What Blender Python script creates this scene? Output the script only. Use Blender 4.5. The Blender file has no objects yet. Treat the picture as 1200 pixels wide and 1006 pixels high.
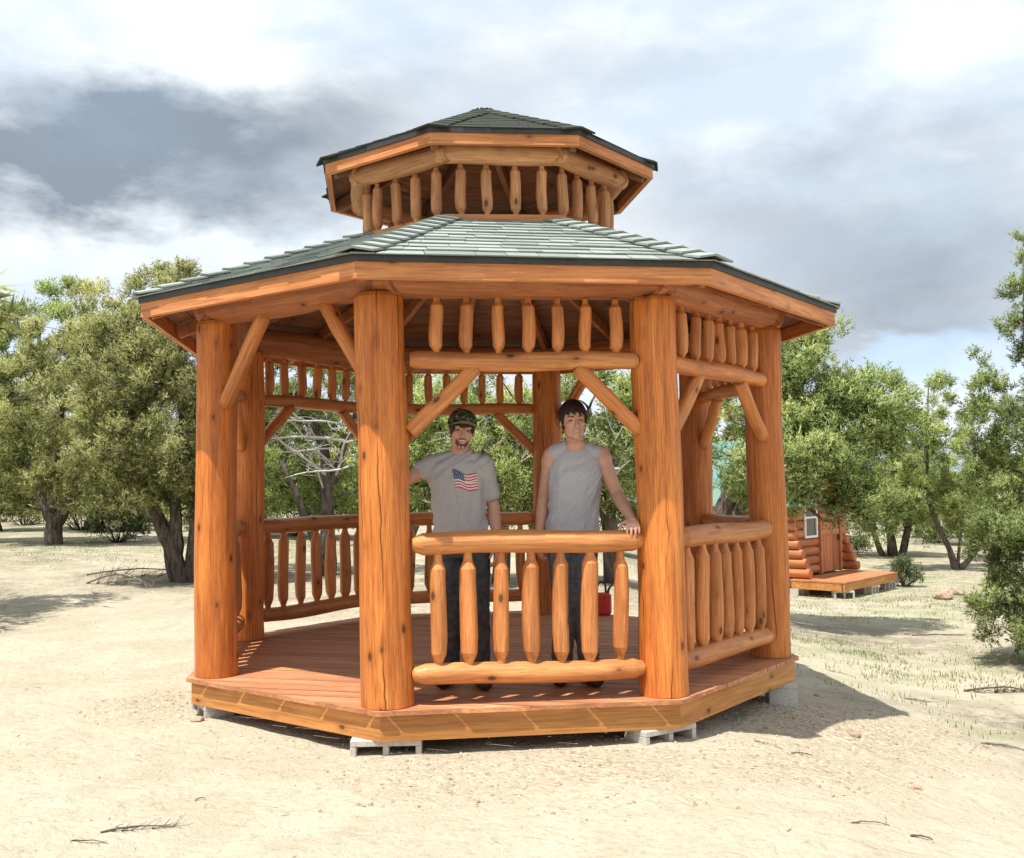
import bpy, bmesh, math, random
import numpy as np
from mathutils import Vector, Matrix, Quaternion, noise
from mathutils.bvhtree import BVHTree

random.seed(11)
rng = np.random.default_rng(11)
scn = bpy.context.scene
COL = scn.collection
R_ = math.radians

# ------------------------------------------------------------------ camera
CAM_Z = 1.268
PITCH, ROLL = 0.0522, 0.0103
cam_data = bpy.data.cameras.new('camera')
cam = bpy.data.objects.new('camera', cam_data)
COL.objects.link(cam)
cam_data.sensor_width = 36.0
cam_data.lens = 36.0 * 1190.67 / 1200.0
cam_data.clip_start = 0.05
cam_data.clip_end = 12000
_fwd = Vector((0, math.cos(PITCH), math.sin(PITCH)))
_up0 = Vector((0, -math.sin(PITCH), math.cos(PITCH)))
_rt0 = Vector((1, 0, 0))
_rt = _rt0 * math.cos(ROLL) - _up0 * math.sin(ROLL)
_up = _rt0 * math.sin(ROLL) + _up0 * math.cos(ROLL)
cm = Matrix.Identity(4)
for _i, _v in enumerate((_rt, _up, -_fwd)):
    for _j in range(3):
        cm[_j][_i] = _v[_j]
cm.translation = (0, 0, CAM_Z)
cam.matrix_world = cm
scn.camera = cam

# ------------------------------------------------------------------ light
SHADOW_AZ, SUN_EL = R_(51), R_(69)              # direction the shadows fall towards (from +X), and height
SUN_STRENGTH = 4.8
SKY_STRENGTH = 0.084
EXPOSURE = 0.58
sun_d = bpy.data.lights.new('sun', 'SUN')
sun_d.energy = SUN_STRENGTH
sun_d.angle = R_(0.55)
sun_d.color = (1.0, 0.955, 0.88)
sun = bpy.data.objects.new('sun', sun_d)
COL.objects.link(sun)
_to_sun = Vector((-math.cos(SHADOW_AZ) * math.cos(SUN_EL), -math.sin(SHADOW_AZ) * math.cos(SUN_EL), math.sin(SUN_EL)))
sun.rotation_euler = _to_sun.to_track_quat('Z', 'Y').to_euler()
sun.location = _to_sun * 30

vs = scn.view_settings
vs.view_transform = 'Standard'
vs.look = 'None'
vs.exposure = EXPOSURE
vs.gamma = 1.0
vs.use_curve_mapping = False
scn.cycles.max_bounces = 8
scn.cycles.transparent_max_bounces = 6


class NT:
    """small helper to wire nodes"""
    def __init__(self, tree):
        self.t = tree
        tree.nodes.clear()

    def n(self, typ, **kw):
        nd = self.t.nodes.new(typ)
        for k, v in kw.items():
            setattr(nd, k, v)
        return nd

    def put(self, sock, val):
        if val is None:
            return
        if hasattr(val, 'is_output') or isinstance(val, bpy.types.NodeSocket):
            self.t.links.new(val, sock)
        else:
            sock.default_value = val

    def math(self, op, a, b=None, c=None, clamp=False):
        nd = self.n('ShaderNodeMath', operation=op, use_clamp=clamp)
        self.put(nd.inputs[0], a)
        self.put(nd.inputs[1], b)
        self.put(nd.inputs[2], c)
        return nd.outputs[0]

    def vmath(self, op, a, b=None, scale=None):
        nd = self.n('ShaderNodeVectorMath', operation=op)
        self.put(nd.inputs[0], a)
        self.put(nd.inputs[1], b)
        if scale is not None:
            self.put(nd.inputs['Scale'], scale)
        return nd.outputs['Value'] if op in ('DOT_PRODUCT', 'LENGTH', 'DISTANCE') else nd.outputs[0]

    def noise(self, vec, scale, detail=4, rough=0.55, dist=0.0):
        nd = self.n('ShaderNodeTexNoise')
        self.put(nd.inputs['Vector'], vec)
        nd.inputs['Scale'].default_value = scale
        nd.inputs['Detail'].default_value = detail
        nd.inputs['Roughness'].default_value = rough
        nd.inputs['Distortion'].default_value = dist
        return nd.outputs['Fac']

    def sstep(self, x, lo, hi, a=0.0, b=1.0):
        nd = self.n('ShaderNodeMapRange', interpolation_type='SMOOTHSTEP')
        self.put(nd.inputs[0], x)
        for i, v in enumerate((lo, hi, a, b)):
            nd.inputs[i + 1].default_value = v
        return nd.outputs[0]

    def mix(self, fac, a, b, mode='MIX'):
        nd = self.n('ShaderNodeMix', data_type='RGBA', blend_type=mode)
        self.put(nd.inputs['Factor'], fac)
        self.put(nd.inputs[6], a if not isinstance(a, tuple) else (*a, 1)[:4])
        self.put(nd.inputs[7], b if not isinstance(b, tuple) else (*b, 1)[:4])
        return nd.outputs[2]

    def comb(self, x, y, z):
        nd = self.n('ShaderNodeCombineXYZ')
        for i, v in enumerate((x, y, z)):
            self.put(nd.inputs[i], v)
        return nd.outputs[0]

    def sep(self, v):
        nd = self.n('ShaderNodeSeparateXYZ')
        self.put(nd.inputs[0], v)
        return nd.outputs


# ------------------------------------------------------------------ sky
world = bpy.data.worlds.new('World')
scn.world = world
world.use_nodes = True
w = NT(world.node_tree)
sky = w.n('ShaderNodeTexSky', sky_type='NISHITA')
sky.sun_disc = False
sky.sun_elevation = SUN_EL
sky.sun_rotation = math.atan2(_to_sun.x, _to_sun.y)
sky.altitude = 1500
sky.air_density = 1.0
sky.dust_density = 0.6
tc = w.n('ShaderNodeTexCoord')
dirv = tc.outputs['Generated']
dx, dy, dz = w.sep(dirv)
el = w.math('MAXIMUM', dz, 0.0)
den = w.math('ADD', el, 0.16)
cp = w.comb(w.math('MULTIPLY', dx, 2.4), w.math('MULTIPLY', dy, 2.4), w.math('MULTIPLY', dz, 5.2))


def sky_dir(px, py):
    a = (px - 600) / 1190.67
    b = -(py - 503) / 1190.67
    v = _rt * a + _up * b + _fwd
    return v.normalized()


# domain warp so that cloud edges billow
wn = w.n('ShaderNodeTexNoise')
w.put(wn.inputs['Vector'], cp)
wn.inputs['Scale'].default_value = 1.6
wn.inputs['Detail'].default_value = 6
wn.inputs['Roughness'].default_value = 0.6
warp = w.vmath('SCALE', w.vmath('SUBTRACT', wn.outputs['Color'], (0.5, 0.5, 0.5)), scale=0.26)
wdir = w.vmath('ADD', dirv, warp)


def blob(px, py, ax, ay, gain):
    """a cloud bank centred on a direction; ax, ay half widths in radians"""
    d0 = sky_dir(px, py)
    hz = Vector((d0.y, -d0.x, 0)).normalized()
    vt = hz.cross(d0).normalized()
    q = w.vmath('SUBTRACT', wdir, tuple(d0))
    u = w.math('DIVIDE', w.vmath('DOT_PRODUCT', q, tuple(hz)), ax)
    v = w.math('DIVIDE', w.vmath('DOT_PRODUCT', q, tuple(vt)), ay)
    r = w.math('ADD', w.math('MULTIPLY', u, u), w.math('MULTIPLY', v, v))
    return w.math('MULTIPLY', w.math('POWER', 2.718, w.math('MULTIPLY', r, -1.0)), gain)


big = w.noise(cp, 0.8, 7, 0.52, 0.3)
fine = w.noise(w.vmath('ADD', cp, (3.1, 7.7, 1.3)), 2.1, 8, 0.56, 0.2)
dark = w.math('MULTIPLY', w.sstep(big, 0.46, 0.76), 0.24)
for args in ((90, 200, 0.24, 0.064, 0.72), (300, 160, 0.19, 0.052, 0.58), (20, 150, 0.13, 0.05, 0.35), (700, 100, 0.24, 0.032, 0.26),
             (950, 320, 0.20, 0.080, 0.42), (1130, 285, 0.15, 0.085, 0.36), (840, 250, 0.12, 0.04, 0.25), (1110, 385, 0.12, 0.028, 0.25)):
    dark = w.math('ADD', dark, blob(*args))
for args in ((215, 60, 0.10, 0.035, -0.35), (180, 305, 0.26, 0.040, -0.60), (640, 150, 0.10, 0.04, -0.10),
             (900, 120, 0.13, 0.045, -0.20)):
    dark = w.math('ADD', dark, blob(*args))
dark = w.math('MULTIPLY', dark, w.sstep(fine, 0.28, 0.66, 0.74, 1.12))
dark = w.math('MINIMUM', w.math('MAXIMUM', dark, 0.0), 1.0)
light_c = w.mix(w.sstep(fine, 0.36, 0.64), (6.0, 7.0, 8.1), (8.3, 8.7, 9.1))
cloud = w.mix(dark, light_c, (2.5, 3.0, 3.6))
gap = w.math('ADD', w.math('MULTIPLY', w.sstep(w.noise(w.vmath('ADD', cp, (9, 2, 0)), 0.9, 6, 0.55), 0.62, 0.80), 0.30),
             w.math('ADD', blob(1085, 425, 0.12, 0.045, 0.85), blob(40, 395, 0.12, 0.04, 0.35)))
puff = w.math('ADD', blob(1050, 465, 0.035, 0.014, 1.2), blob(930, 420, 0.05, 0.02, 0.8))
puff = w.math('ADD', puff, blob(1040, 380, 0.06, 0.012, 0.6))
gap = w.math('SUBTRACT', gap, puff)
gap = w.math('MULTIPLY', w.math('MINIMUM', w.math('MAXIMUM', gap, 0.0), 1.0), 0.8)
sky_b = w.mix(0.45, w.mix(1.0, sky.outputs[0], (1.5, 1.5, 1.5), 'MULTIPLY'), (5.2, 6.6, 8.4))
final = w.mix(gap, cloud, sky_b)
bg = w.n('ShaderNodeBackground')
w.put(bg.inputs['Color'], final)
bg.inputs['Strength'].default_value = SKY_STRENGTH
wo = w.n('ShaderNodeOutputWorld')
w.t.links.new(bg.outputs[0], wo.inputs['Surface'])


# ------------------------------------------------------------------ materials
def new_mat(name):
    m = bpy.data.materials.new(name)
    m.use_nodes = True
    return m, NT(m.node_tree)


def finish(t, color, rough=0.6, bump=None, bump_strength=0.3, bump_dist=0.01, spec=0.4, extra=None):
    p = t.n('ShaderNodeBsdfPrincipled')
    t.put(p.inputs['Base Color'], color if not isinstance(color, tuple) else (*color, 1)[:4])
    t.put(p.inputs['Roughness'], rough)
    p.inputs['Specular IOR Level'].default_value = spec
    if bump is not None:
        b = t.n('ShaderNodeBump')
        b.inputs['Strength'].default_value = bump_strength
        b.inputs['Distance'].default_value = bump_dist
        t.put(b.inputs['Height'], bump)
        t.put(p.inputs['Normal'], b.outputs[0])
    o = t.n('ShaderNodeOutputMaterial')
    t.t.links.new(p.outputs[0], o.inputs['Surface'])
    return p


def obj_coord(t, spread=17.0):
    tcn = t.n('ShaderNodeTexCoord')
    inf = t.n('ShaderNodeObjectInfo')
    off = t.vmath('SCALE', (1.0, 1.7, 2.3), scale=t.math('MULTIPLY', inf.outputs['Random'], spread))
    return tcn.outputs['Object'], t.vmath('ADD', tcn.outputs['Object'], off), inf.outputs['Random']


def wood(name, c_lo, c_hi, c_dark, axis='Z', grain=38.0, knots=True, cracks=0, rough=0.5, vary=0.25, streak=0.5, wear=None, bump=0.25):
    m, t = new_mat(name)
    raw, p, rnd = obj_coord(t)
    sc = {'X': (1.0 / 22, 1, 1), 'Z': (1, 1, 1.0 / 22)}[axis]
    g1 = t.noise(t.vmath('MULTIPLY', p, sc), grain * 3.2, 4, 0.7, 0.5)
    g2 = t.noise(t.vmath('MULTIPLY', p, sc), grain * 0.8, 5, 0.65, 0.8)
    g = t.math('ADD', t.math('MULTIPLY', g1, 0.6), t.math('MULTIPLY', g2, 0.4))
    sc2 = {'X': (0.25, 1, 1), 'Z': (1, 1, 0.25)}[axis]
    blot = t.noise(t.vmath('MULTIPLY', p, sc2), 3.2, 4, 0.6)
    col = t.mix(t.sstep(blot, 0.3, 0.7), c_lo, c_hi)
    col = t.mix(t.math('MULTIPLY', t.sstep(g, 0.48, 0.60), min(1.0, streak * 1.15)), col, c_dark)
    col = t.mix(t.math('MULTIPLY', t.sstep(g, 0.48, 0.36), 0.40), col, tuple(min(1, c * 1.35 + 0.015) for c in c_hi))
    m3 = t.noise(t.vmath('MULTIPLY', p, {'X': (1.0 / 14, 1, 1), 'Z': (1, 1, 1.0 / 14)}[axis]), 17, 4, 0.6, 0.4)
    tone = t.sstep(m3, 0.30, 0.70, 0.80, 1.16)
    col = t.mix(1.0, col, t.comb(tone, t.math('ADD', t.math('MULTIPLY', tone, 1.15), -0.15), t.math('ADD', t.math('MULTIPLY', tone, 1.15), -0.15)), 'MULTIPLY')
    facet = t.noise(t.vmath('MULTIPLY', p, {'X': (0.12, 1, 1), 'Z': (1, 1, 0.12)}[axis]), 16, 2, 0.5)
    height = t.math('ADD', g, t.math('MULTIPLY', facet, 1.8))
    if knots:
        vo = t.n('ShaderNodeTexVoronoi')
        t.put(vo.inputs['Vector'], t.vmath('MULTIPLY', p, {'X': (0.55, 1, 1), 'Z': (1, 1, 0.55)}[axis]))
        vo.inputs['Scale'].default_value = 9.5
        keep = t.sstep(t.sep(vo.outputs['Color'])[0], 0.55, 0.59)
        k = t.math('MULTIPLY', t.sstep(vo.outputs['Distance'], 0.18, 0.09), keep)
        ring = t.math('MULTIPLY', t.sstep(vo.outputs['Distance'], 0.42, 0.12), keep)
        col = t.mix(t.math('MULTIPLY', ring, 0.45), col, tuple(c * 0.55 for c in c_lo))
        col = t.mix(t.math('MULTIPLY', k, 0.85), col, tuple(c * 0.16 for c in c_lo))
        height = t.math('ADD', height, t.math('MULTIPLY', k, -1.2))
    if cracks:
        x, y, z = t.sep(raw)
        ang = t.math('ARCTAN2', x, y)
        wob = t.math('MULTIPLY', t.math('SUBTRACT', t.noise(t.comb(0.0, t.math('MULTIPLY', rnd, 9.0), z), 2.2, 5, 0.6), 0.5), 0.55)
        for ci in range(cracks):
            a0 = t.math('SUBTRACT', t.math('FRACT', t.math('ADD', t.math('MULTIPLY', rnd, 7.31 + ci), 0.382 * ci)), 0.5)
            a0 = t.math('MULTIPLY', a0, 6.28)
            dlt = t.math('ABSOLUTE', t.math('SUBTRACT', t.math('ADD', ang, wob), a0))
            seg = t.sstep(t.noise(t.comb(float(ci) * 3.1, t.math('MULTIPLY', rnd, 11.0), z), 1.3, 2, 0.5), 0.44, 0.56)
            cr = t.math('MULTIPLY', t.sstep(dlt, 0.045, 0.014), seg)
            col = t.mix(t.math('MULTIPLY', cr, 0.8), col, tuple(c * 0.13 for c in c_lo))
            height = t.math('ADD', height, t.math('MULTIPLY', cr, -2.5))
    v = t.math('ADD', 1.0 - vary, t.math('MULTIPLY', rnd, 2 * vary * 0.8))
    col = t.mix(1.0, col, t.comb(v, t.math('ADD', t.math('MULTIPLY', v, 0.9), 0.1), t.math('ADD', t.math('MULTIPLY', v, 0.8), 0.2)), 'MULTIPLY')
    if wear is not None:
        wn_ = t.noise(p, 5.0, 7, 0.7)
        col = t.mix(t.math('MULTIPLY', t.sstep(wn_, 0.60, 0.72), 0.5), col, wear)
    finish(t, col, t.math('ADD', rough, t.math('MULTIPLY', g, 0.15)), height, bump, 0.006, 0.35)
    return m


M = {}
M['post'] = wood('stained_post_log', (0.50, 0.146, 0.026), (0.65, 0.225, 0.048), (0.30, 0.068, 0.016), 'Z', 34, True, 5, 0.34, 0.10, 0.55)
M['log'] = wood('stained_log', (0.52, 0.180, 0.048), (0.66, 0.275, 0.092), (0.32, 0.090, 0.028), 'Z', 34, True, 0, 0.34, 0.16, 0.45)
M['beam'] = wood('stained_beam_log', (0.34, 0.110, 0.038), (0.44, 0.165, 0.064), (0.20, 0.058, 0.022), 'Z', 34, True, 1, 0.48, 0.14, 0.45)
M['pale_log'] = wood('pale_weathered_log', (0.47, 0.205, 0.086), (0.61, 0.310, 0.145), (0.29, 0.115, 0.048), 'Z', 36, True, 1, 0.6, 0.14, 0.5)
M['fascia'] = wood('stained_fascia', (0.52, 0.190, 0.060), (0.65, 0.280, 0.105), (0.35, 0.108, 0.036), 'X', 26, True, 0, 0.5, 0.12, 0.6)
M['rim'] = wood('stained_rim_board', (0.47, 0.195, 0.050), (0.56, 0.255, 0.075), (0.33, 0.120, 0.030), 'X', 26, True, 0, 0.5, 0.10, 0.5)
M['deck'] = wood('deck_board', (0.43, 0.180, 0.082), (0.55, 0.250, 0.122), (0.30, 0.110, 0.050), 'X', 30, False, 0, 0.5, 0.13, 0.5, wear=(0.55, 0.42, 0.30))
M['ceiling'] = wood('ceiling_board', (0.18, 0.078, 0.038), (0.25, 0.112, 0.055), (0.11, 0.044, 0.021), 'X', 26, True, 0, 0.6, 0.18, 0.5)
M['dark_ceiling'] = wood('shaded_ceiling_board', (0.20, 0.085, 0.038), (0.27, 0.120, 0.056), (0.13, 0.052, 0.024), 'X', 26, True, 0, 0.65, 0.18, 0.5)  # dark brown carries the cupola's interior shade in the board colour itself
M['pale_board'] = wood('pale_soffit_board', (0.40, 0.195, 0.092), (0.52, 0.285, 0.145), (0.27, 0.125, 0.058), 'X', 26, True, 0, 0.6, 0.15, 0.5)
M['cabin_log'] = wood('cabin_log', (0.42, 0.140, 0.050), (0.52, 0.195, 0.075), (0.28, 0.080, 0.030), 'Z', 30, False, 0, 0.5, 0.14, 0.4)
M['cabin_board'] = wood('cabin_board', (0.44, 0.165, 0.065), (0.54, 0.225, 0.095), (0.30, 0.095, 0.038), 'X', 30, False, 0, 0.5, 0.14, 0.4)


def plain(name, c, rough=0.6, spec=0.4, var=0.12, scale=30.0, bump=0.0, metallic=0.0):
    m, t = new_mat(name)
    raw, p, rnd = obj_coord(t)
    nz = t.noise(p, scale, 5, 0.6)
    col = t.mix(t.sstep(nz, 0.3, 0.7), tuple(x * (1 - var) for x in c), tuple(min(1, x * (1 + var)) for x in c))
    pr = finish(t, col, rough, nz if bump else None, bump, 0.004, spec)
    pr.inputs['Metallic'].default_value = metallic
    return m


def shingle_mat(name, lo, hi, speck):
    m, t = new_mat(name)
    raw, p, rnd = obj_coord(t)
    gr = t.noise(p, 420, 2, 0.7)
    bl = t.noise(p, 9, 4, 0.6)
    v = t.math('ADD', t.math('MULTIPLY', rnd, 0.7), t.math('MULTIPLY', bl, 0.5))
    col = t.mix(t.sstep(v, 0.1, 0.95), lo, hi)
    col = t.mix(t.math('MULTIPLY', t.sstep(gr, 0.5, 0.68), 0.55), col, speck)
    finish(t, col, 0.9, gr, 0.6, 0.003, 0.15)
    return m


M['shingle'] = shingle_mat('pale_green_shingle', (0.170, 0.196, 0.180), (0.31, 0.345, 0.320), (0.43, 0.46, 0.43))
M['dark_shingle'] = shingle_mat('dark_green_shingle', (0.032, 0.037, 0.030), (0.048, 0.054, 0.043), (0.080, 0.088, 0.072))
M['drip'] = plain('dark_drip_edge', (0.030, 0.028, 0.027), 0.5, 0.5, 0.2)
M['block'] = plain('concrete_block', (0.50, 0.44, 0.40), 0.9, 0.2, 0.14, 60, 0.6)
M['grey_block'] = plain('grey_concrete_block', (0.50, 0.47, 0.43), 0.9, 0.2, 0.14, 60, 0.6)
M['skin'] = plain('skin_tanned', (0.56, 0.305, 0.215), 0.5, 0.4, 0.07, 22)
M['skin_b'] = plain('skin_fair', (0.60, 0.335, 0.24), 0.5, 0.4, 0.07, 22)
M['lip'] = plain('lip', (0.42, 0.185, 0.145), 0.45)
M['tooth'] = plain('tooth', (0.80, 0.77, 0.70), 0.3, 0.5, 0.03)
M['eye'] = plain('eye_dark', (0.05, 0.035, 0.03), 0.3, 0.5, 0.03)
M['hair'] = plain('dark_brown_hair', (0.026, 0.017, 0.013), 0.55, 0.4, 0.4, 60, 0.5)
M['stubble'] = plain('beard_hair', (0.13, 0.075, 0.055), 0.75, 0.3, 0.4, 80, 0.5)
M['jeans'] = plain('dark_jeans', (0.060, 0.062, 0.070), 0.85, 0.2, 0.3, 25, 0.4)
M['pants'] = plain('slate_work_pants', (0.11, 0.118, 0.135), 0.85, 0.2, 0.25, 25, 0.4)
M['boot'] = plain('dark_boot', (0.035, 0.028, 0.022), 0.6, 0.4, 0.3)
M['navy'] = plain('print_navy', (0.045, 0.085, 0.20), 0.85, 0.2, 0.15, 90)
M['print_red'] = plain('print_red', (0.50, 0.075, 0.085), 0.85, 0.2, 0.12, 90)
M['print_white'] = plain('print_white', (0.70, 0.68, 0.66), 0.85, 0.2, 0.05, 90)
M['red'] = plain('red_plastic', (0.62, 0.045, 0.035), 0.35, 0.5, 0.08)
M['black'] = plain('black_plastic', (0.025, 0.025, 0.026), 0.4, 0.5, 0.1)
M['white'] = plain('white_frame', (0.80, 0.80, 0.79), 0.5, 0.4, 0.03)
M['green_roof'] = plain('green_metal_roof', (0.12, 0.24, 0.195), 0.38, 0.5, 0.05)
M['pane'] = plain('window_glass', (0.03, 0.035, 0.04), 0.08, 0.7, 0.1)
M['rock'] = plain('brown_rock', (0.36, 0.26, 0.19), 0.9, 0.2, 0.25, 14, 0.8)
M['stick'] = plain('dead_grey_wood', (0.30, 0.26, 0.22), 0.9, 0.2, 0.3, 22, 0.6)
M['dark_stick'] = plain('dark_twig', (0.13, 0.105, 0.085), 0.9, 0.2, 0.35, 22, 0.6)
M['deadwood'] = plain('bleached_deadwood', (0.56, 0.53, 0.50), 0.85, 0.2, 0.2, 12, 0.5)


def cloth(name, c, heather=0.25):
    m, t = new_mat(name)
    raw, p, rnd = obj_coord(t)
    a = t.noise(t.vmath('MULTIPLY', p, (1, 1, 0.25)), 260, 3, 0.7)
    b = t.noise(p, 11, 4, 0.6)
    col = t.mix(t.sstep(a, 0.3, 0.7), tuple(x * (1 - heather) for x in c), tuple(min(1, x * (1 + heather)) for x in c))
    col = t.mix(t.math('MULTIPLY', t.sstep(b, 0.45, 0.75), 0.15), col, tuple(x * 0.75 for x in c))
    finish(t, col, 0.9, t.math('ADD', a, t.math('MULTIPLY', b, 3.0)), 0.35, 0.004, 0.15)
    return m


M['tee'] = cloth('grey_tee_cotton', (0.42, 0.415, 0.41), 0.12)
M['tank'] = cloth('heather_tank_cotton', (0.45, 0.455, 0.485), 0.12)

m, t = new_mat('camo_fabric')
raw, p, rnd = obj_coord(t)
n1 = t.noise(p, 28, 3, 0.5, 0.8)
n2 = t.noise(t.vmath('ADD', p, (5, 3, 1)), 34, 3, 0.5, 0.8)
c = t.mix(t.sstep(n1, 0.48, 0.52), (0.035, 0.040, 0.022), (0.10, 0.105, 0.055))
c = t.mix(t.sstep(n2, 0.57, 0.60), c, (0.24, 0.185, 0.115))
c = t.mix(t.sstep(n2, 0.42, 0.39), c, (0.018, 0.017, 0.014))
finish(t, c, 0.9, None, spec=0.15)
M['camo'] = m

M['bill'] = plain('faded_cap_bill', (0.21, 0.175, 0.11), 0.9, 0.15, 0.35, 40)
# bark
m, t = new_mat('juniper_bark')
raw, p, rnd = obj_coord(t)
n1 = t.noise(t.vmath('MULTIPLY', p, (1, 1, 0.16)), 26, 6, 0.7, 0.5)
n2 = t.noise(p, 2.5, 4, 0.6)
c = t.mix(t.sstep(n1, 0.32, 0.66), (0.045, 0.036, 0.030), (0.185, 0.150, 0.125))
c = t.mix(t.math('MULTIPLY', t.sstep(n2, 0.52, 0.7), 0.5), c, (0.28, 0.255, 0.235))
finish(t, c, 0.95, n1, 0.9, 0.03, 0.1)
M['bark'] = m


def foliage_mat(name, dark, mid, bright, tips):
    """leaf colour is read from a per-spray random number kept on the mesh"""
    m, t = new_mat(name)
    at = t.n('ShaderNodeAttribute', attribute_name='tint')
    f = at.outputs['Fac']
    inf = t.n('ShaderNodeObjectInfo')
    c = t.mix(t.sstep(f, 0.0, 0.45), dark, mid)
    c = t.mix(t.sstep(f, 0.4, 0.85), c, bright)
    c = t.mix(t.sstep(f, 0.93, 0.97), c, tips)
    v = t.math('ADD', 0.88, t.math('MULTIPLY', inf.outputs['Random'], 0.24))
    c = t.mix(1.0, c, t.comb(v, v, v), 'MULTIPLY')
    d = t.n('ShaderNodeBsdfDiffuse')
    t.put(d.inputs['Color'], c)
    tr = t.n('ShaderNodeBsdfTranslucent')
    t.put(tr.inputs['Color'], t.mix(1.0, c, (1.15, 1.25, 0.7), 'MULTIPLY'))
    gl = t.n('ShaderNodeBsdfGlossy')
    gl.inputs['Roughness'].default_value = 0.5
    mx = t.n('ShaderNodeMixShader')
    mx.inputs[0].default_value = 0.45
    t.t.links.new(d.outputs[0], mx.inputs[1])
    t.t.links.new(tr.outputs[0], mx.inputs[2])
    mx2 = t.n('ShaderNodeMixShader')
    mx2.inputs[0].default_value = 0.015
    t.t.links.new(mx.outputs[0], mx2.inputs[1])
    t.t.links.new(gl.outputs[0], mx2.inputs[2])
    o = t.n('ShaderNodeOutputMaterial')
    t.t.links.new(mx2.outputs[0], o.inputs['Surface'])
    return m


M['leaf_olive'] = foliage_mat('juniper_olive_foliage', (0.217, 0.239, 0.105), (0.412, 0.419, 0.195), (0.606, 0.583, 0.307), (0.630, 0.536, 0.435))
M['leaf_green'] = foliage_mat('juniper_green_foliage', (0.174, 0.226, 0.098), (0.342, 0.409, 0.172), (0.516, 0.573, 0.259), (0.600, 0.537, 0.345))
M['leaf_bright'] = foliage_mat('juniper_bright_foliage', (0.218, 0.270, 0.103), (0.414, 0.480, 0.190), (0.598, 0.648, 0.287), (0.644, 0.600, 0.391))
M['leaf_sage'] = foliage_mat('sage_foliage', (0.090, 0.120, 0.060), (0.165, 0.205, 0.110), (0.235, 0.27, 0.155), (0.30, 0.28, 0.19))
M['leaf_grass'] = foliage_mat('grass_blades', (0.10, 0.145, 0.055), (0.18, 0.23, 0.095), (0.28, 0.31, 0.15), (0.38, 0.35, 0.21))
M['leaf_dry'] = foliage_mat('dry_litter', (0.14, 0.11, 0.085), (0.22, 0.18, 0.14), (0.30, 0.25, 0.20), (0.36, 0.32, 0.28))

# ground
m, t = new_mat('sandy_ground')
geo = t.n('ShaderNodeNewGeometry')
pos = geo.outputs['Position']
px_, py_, pz_ = t.sep(pos)
n_big = t.noise(pos, 0.35, 5, 0.6)
n_mid = t.noise(pos, 1.7, 6, 0.65, 0.4)
n_fin = t.noise(pos, 26, 5, 0.7)
n_grit = t.noise(pos, 110, 3, 0.7)
c = t.mix(t.sstep(n_mid, 0.3, 0.7), (0.425, 0.375, 0.280), (0.510, 0.460, 0.355))
c = t.mix(t.math('MULTIPLY', t.sstep(n_fin, 0.50, 0.68), 0.48), c, (0.30, 0.25, 0.18))
c = t.mix(t.math('MULTIPLY', t.sstep(n_grit, 0.55, 0.70), 0.40), c, (0.57, 0.50, 0.40))
c = t.mix(t.math('MULTIPLY', t.sstep(n_grit, 0.42, 0.30), 0.50), c, (0.27, 0.215, 0.16))
lit = t.n('ShaderNodeAttribute', attribute_name='litter').outputs['Fac']
lit_f = t.math('MULTIPLY', lit, t.sstep(t.noise(pos, 2.6, 7, 0.72), 0.30, 0.60))
c = t.mix(t.math('MULTIPLY', lit_f, 0.85), c, t.mix(t.sstep(n_fin, 0.35, 0.65), (0.145, 0.115, 0.085), (0.27, 0.225, 0.17)))
gv = t.n('ShaderNodeAttribute', attribute_name='green').outputs['Fac']
gv_f = t.math('MULTIPLY', gv, t.sstep(t.noise(pos, 1.3, 7, 0.7), 0.42, 0.66))
c = t.mix(t.math('MULTIPLY', gv_f, 0.7), c, t.mix(t.sstep(n_fin, 0.35, 0.65), (0.17, 0.215, 0.09), (0.28, 0.31, 0.155)))
gr = t.n('ShaderNodeAttribute', attribute_name='gravel').outputs['Fac']
vo = t.n('ShaderNodeTexVoronoi')
t.put(vo.inputs['Vector'], pos)
vo.inputs['Scale'].default_value = 34
cellv = t.sep(vo.outputs['Color'])[0]
c = t.mix(t.math('MULTIPLY', gr, 0.75), c, t.mix(cellv, (0.33, 0.26, 0.18), (0.58, 0.49, 0.37)))
n_prt = t.noise(pos, 7.0, 4, 0.6, 0.6)
c = t.mix(t.math('MULTIPLY', t.sstep(n_prt, 0.56, 0.70), 0.22), c, (0.29, 0.245, 0.18))
hgt = t.math('ADD', t.math('MULTIPLY', n_fin, 0.5), t.math('MULTIPLY', n_grit, 0.25))
hgt = t.math('ADD', hgt, t.math('MULTIPLY', n_prt, 1.6))
hgt = t.math('ADD', hgt, t.math('MULTIPLY', t.math('SUBTRACT', 1.0, vo.outputs['Distance']), t.math('MULTIPLY', gr, 0.6)))
finish(t, c, 0.95, hgt, 0.85, 0.04, 0.1)
M['ground'] = m

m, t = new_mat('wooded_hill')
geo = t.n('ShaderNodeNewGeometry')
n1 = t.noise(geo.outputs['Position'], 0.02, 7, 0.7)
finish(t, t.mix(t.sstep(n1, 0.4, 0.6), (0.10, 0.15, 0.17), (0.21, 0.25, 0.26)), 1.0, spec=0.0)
M['hill'] = m


# ------------------------------------------------------------------ object helpers
def link(name, me, mat=None, parent=None, mw=None):
    o = bpy.data.objects.new(name, me)
    COL.objects.link(o)
    if mat is not None and me is not None and not me.materials:
        me.materials.append(mat)
    if parent is not None:
        o.parent = parent
    if mw is not None:
        # parents here are kept free of transforms except things moved as a whole, so this is the local matrix
        o.matrix_basis = mw
    return o


def tag(o, label=None, cat=None, group=None, kind=None):
    if label:
        o['label'] = label
    if cat:
        o['category'] = cat
    if group:
        o['group'] = group
    if kind:
        o['kind'] = kind
    return o


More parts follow.
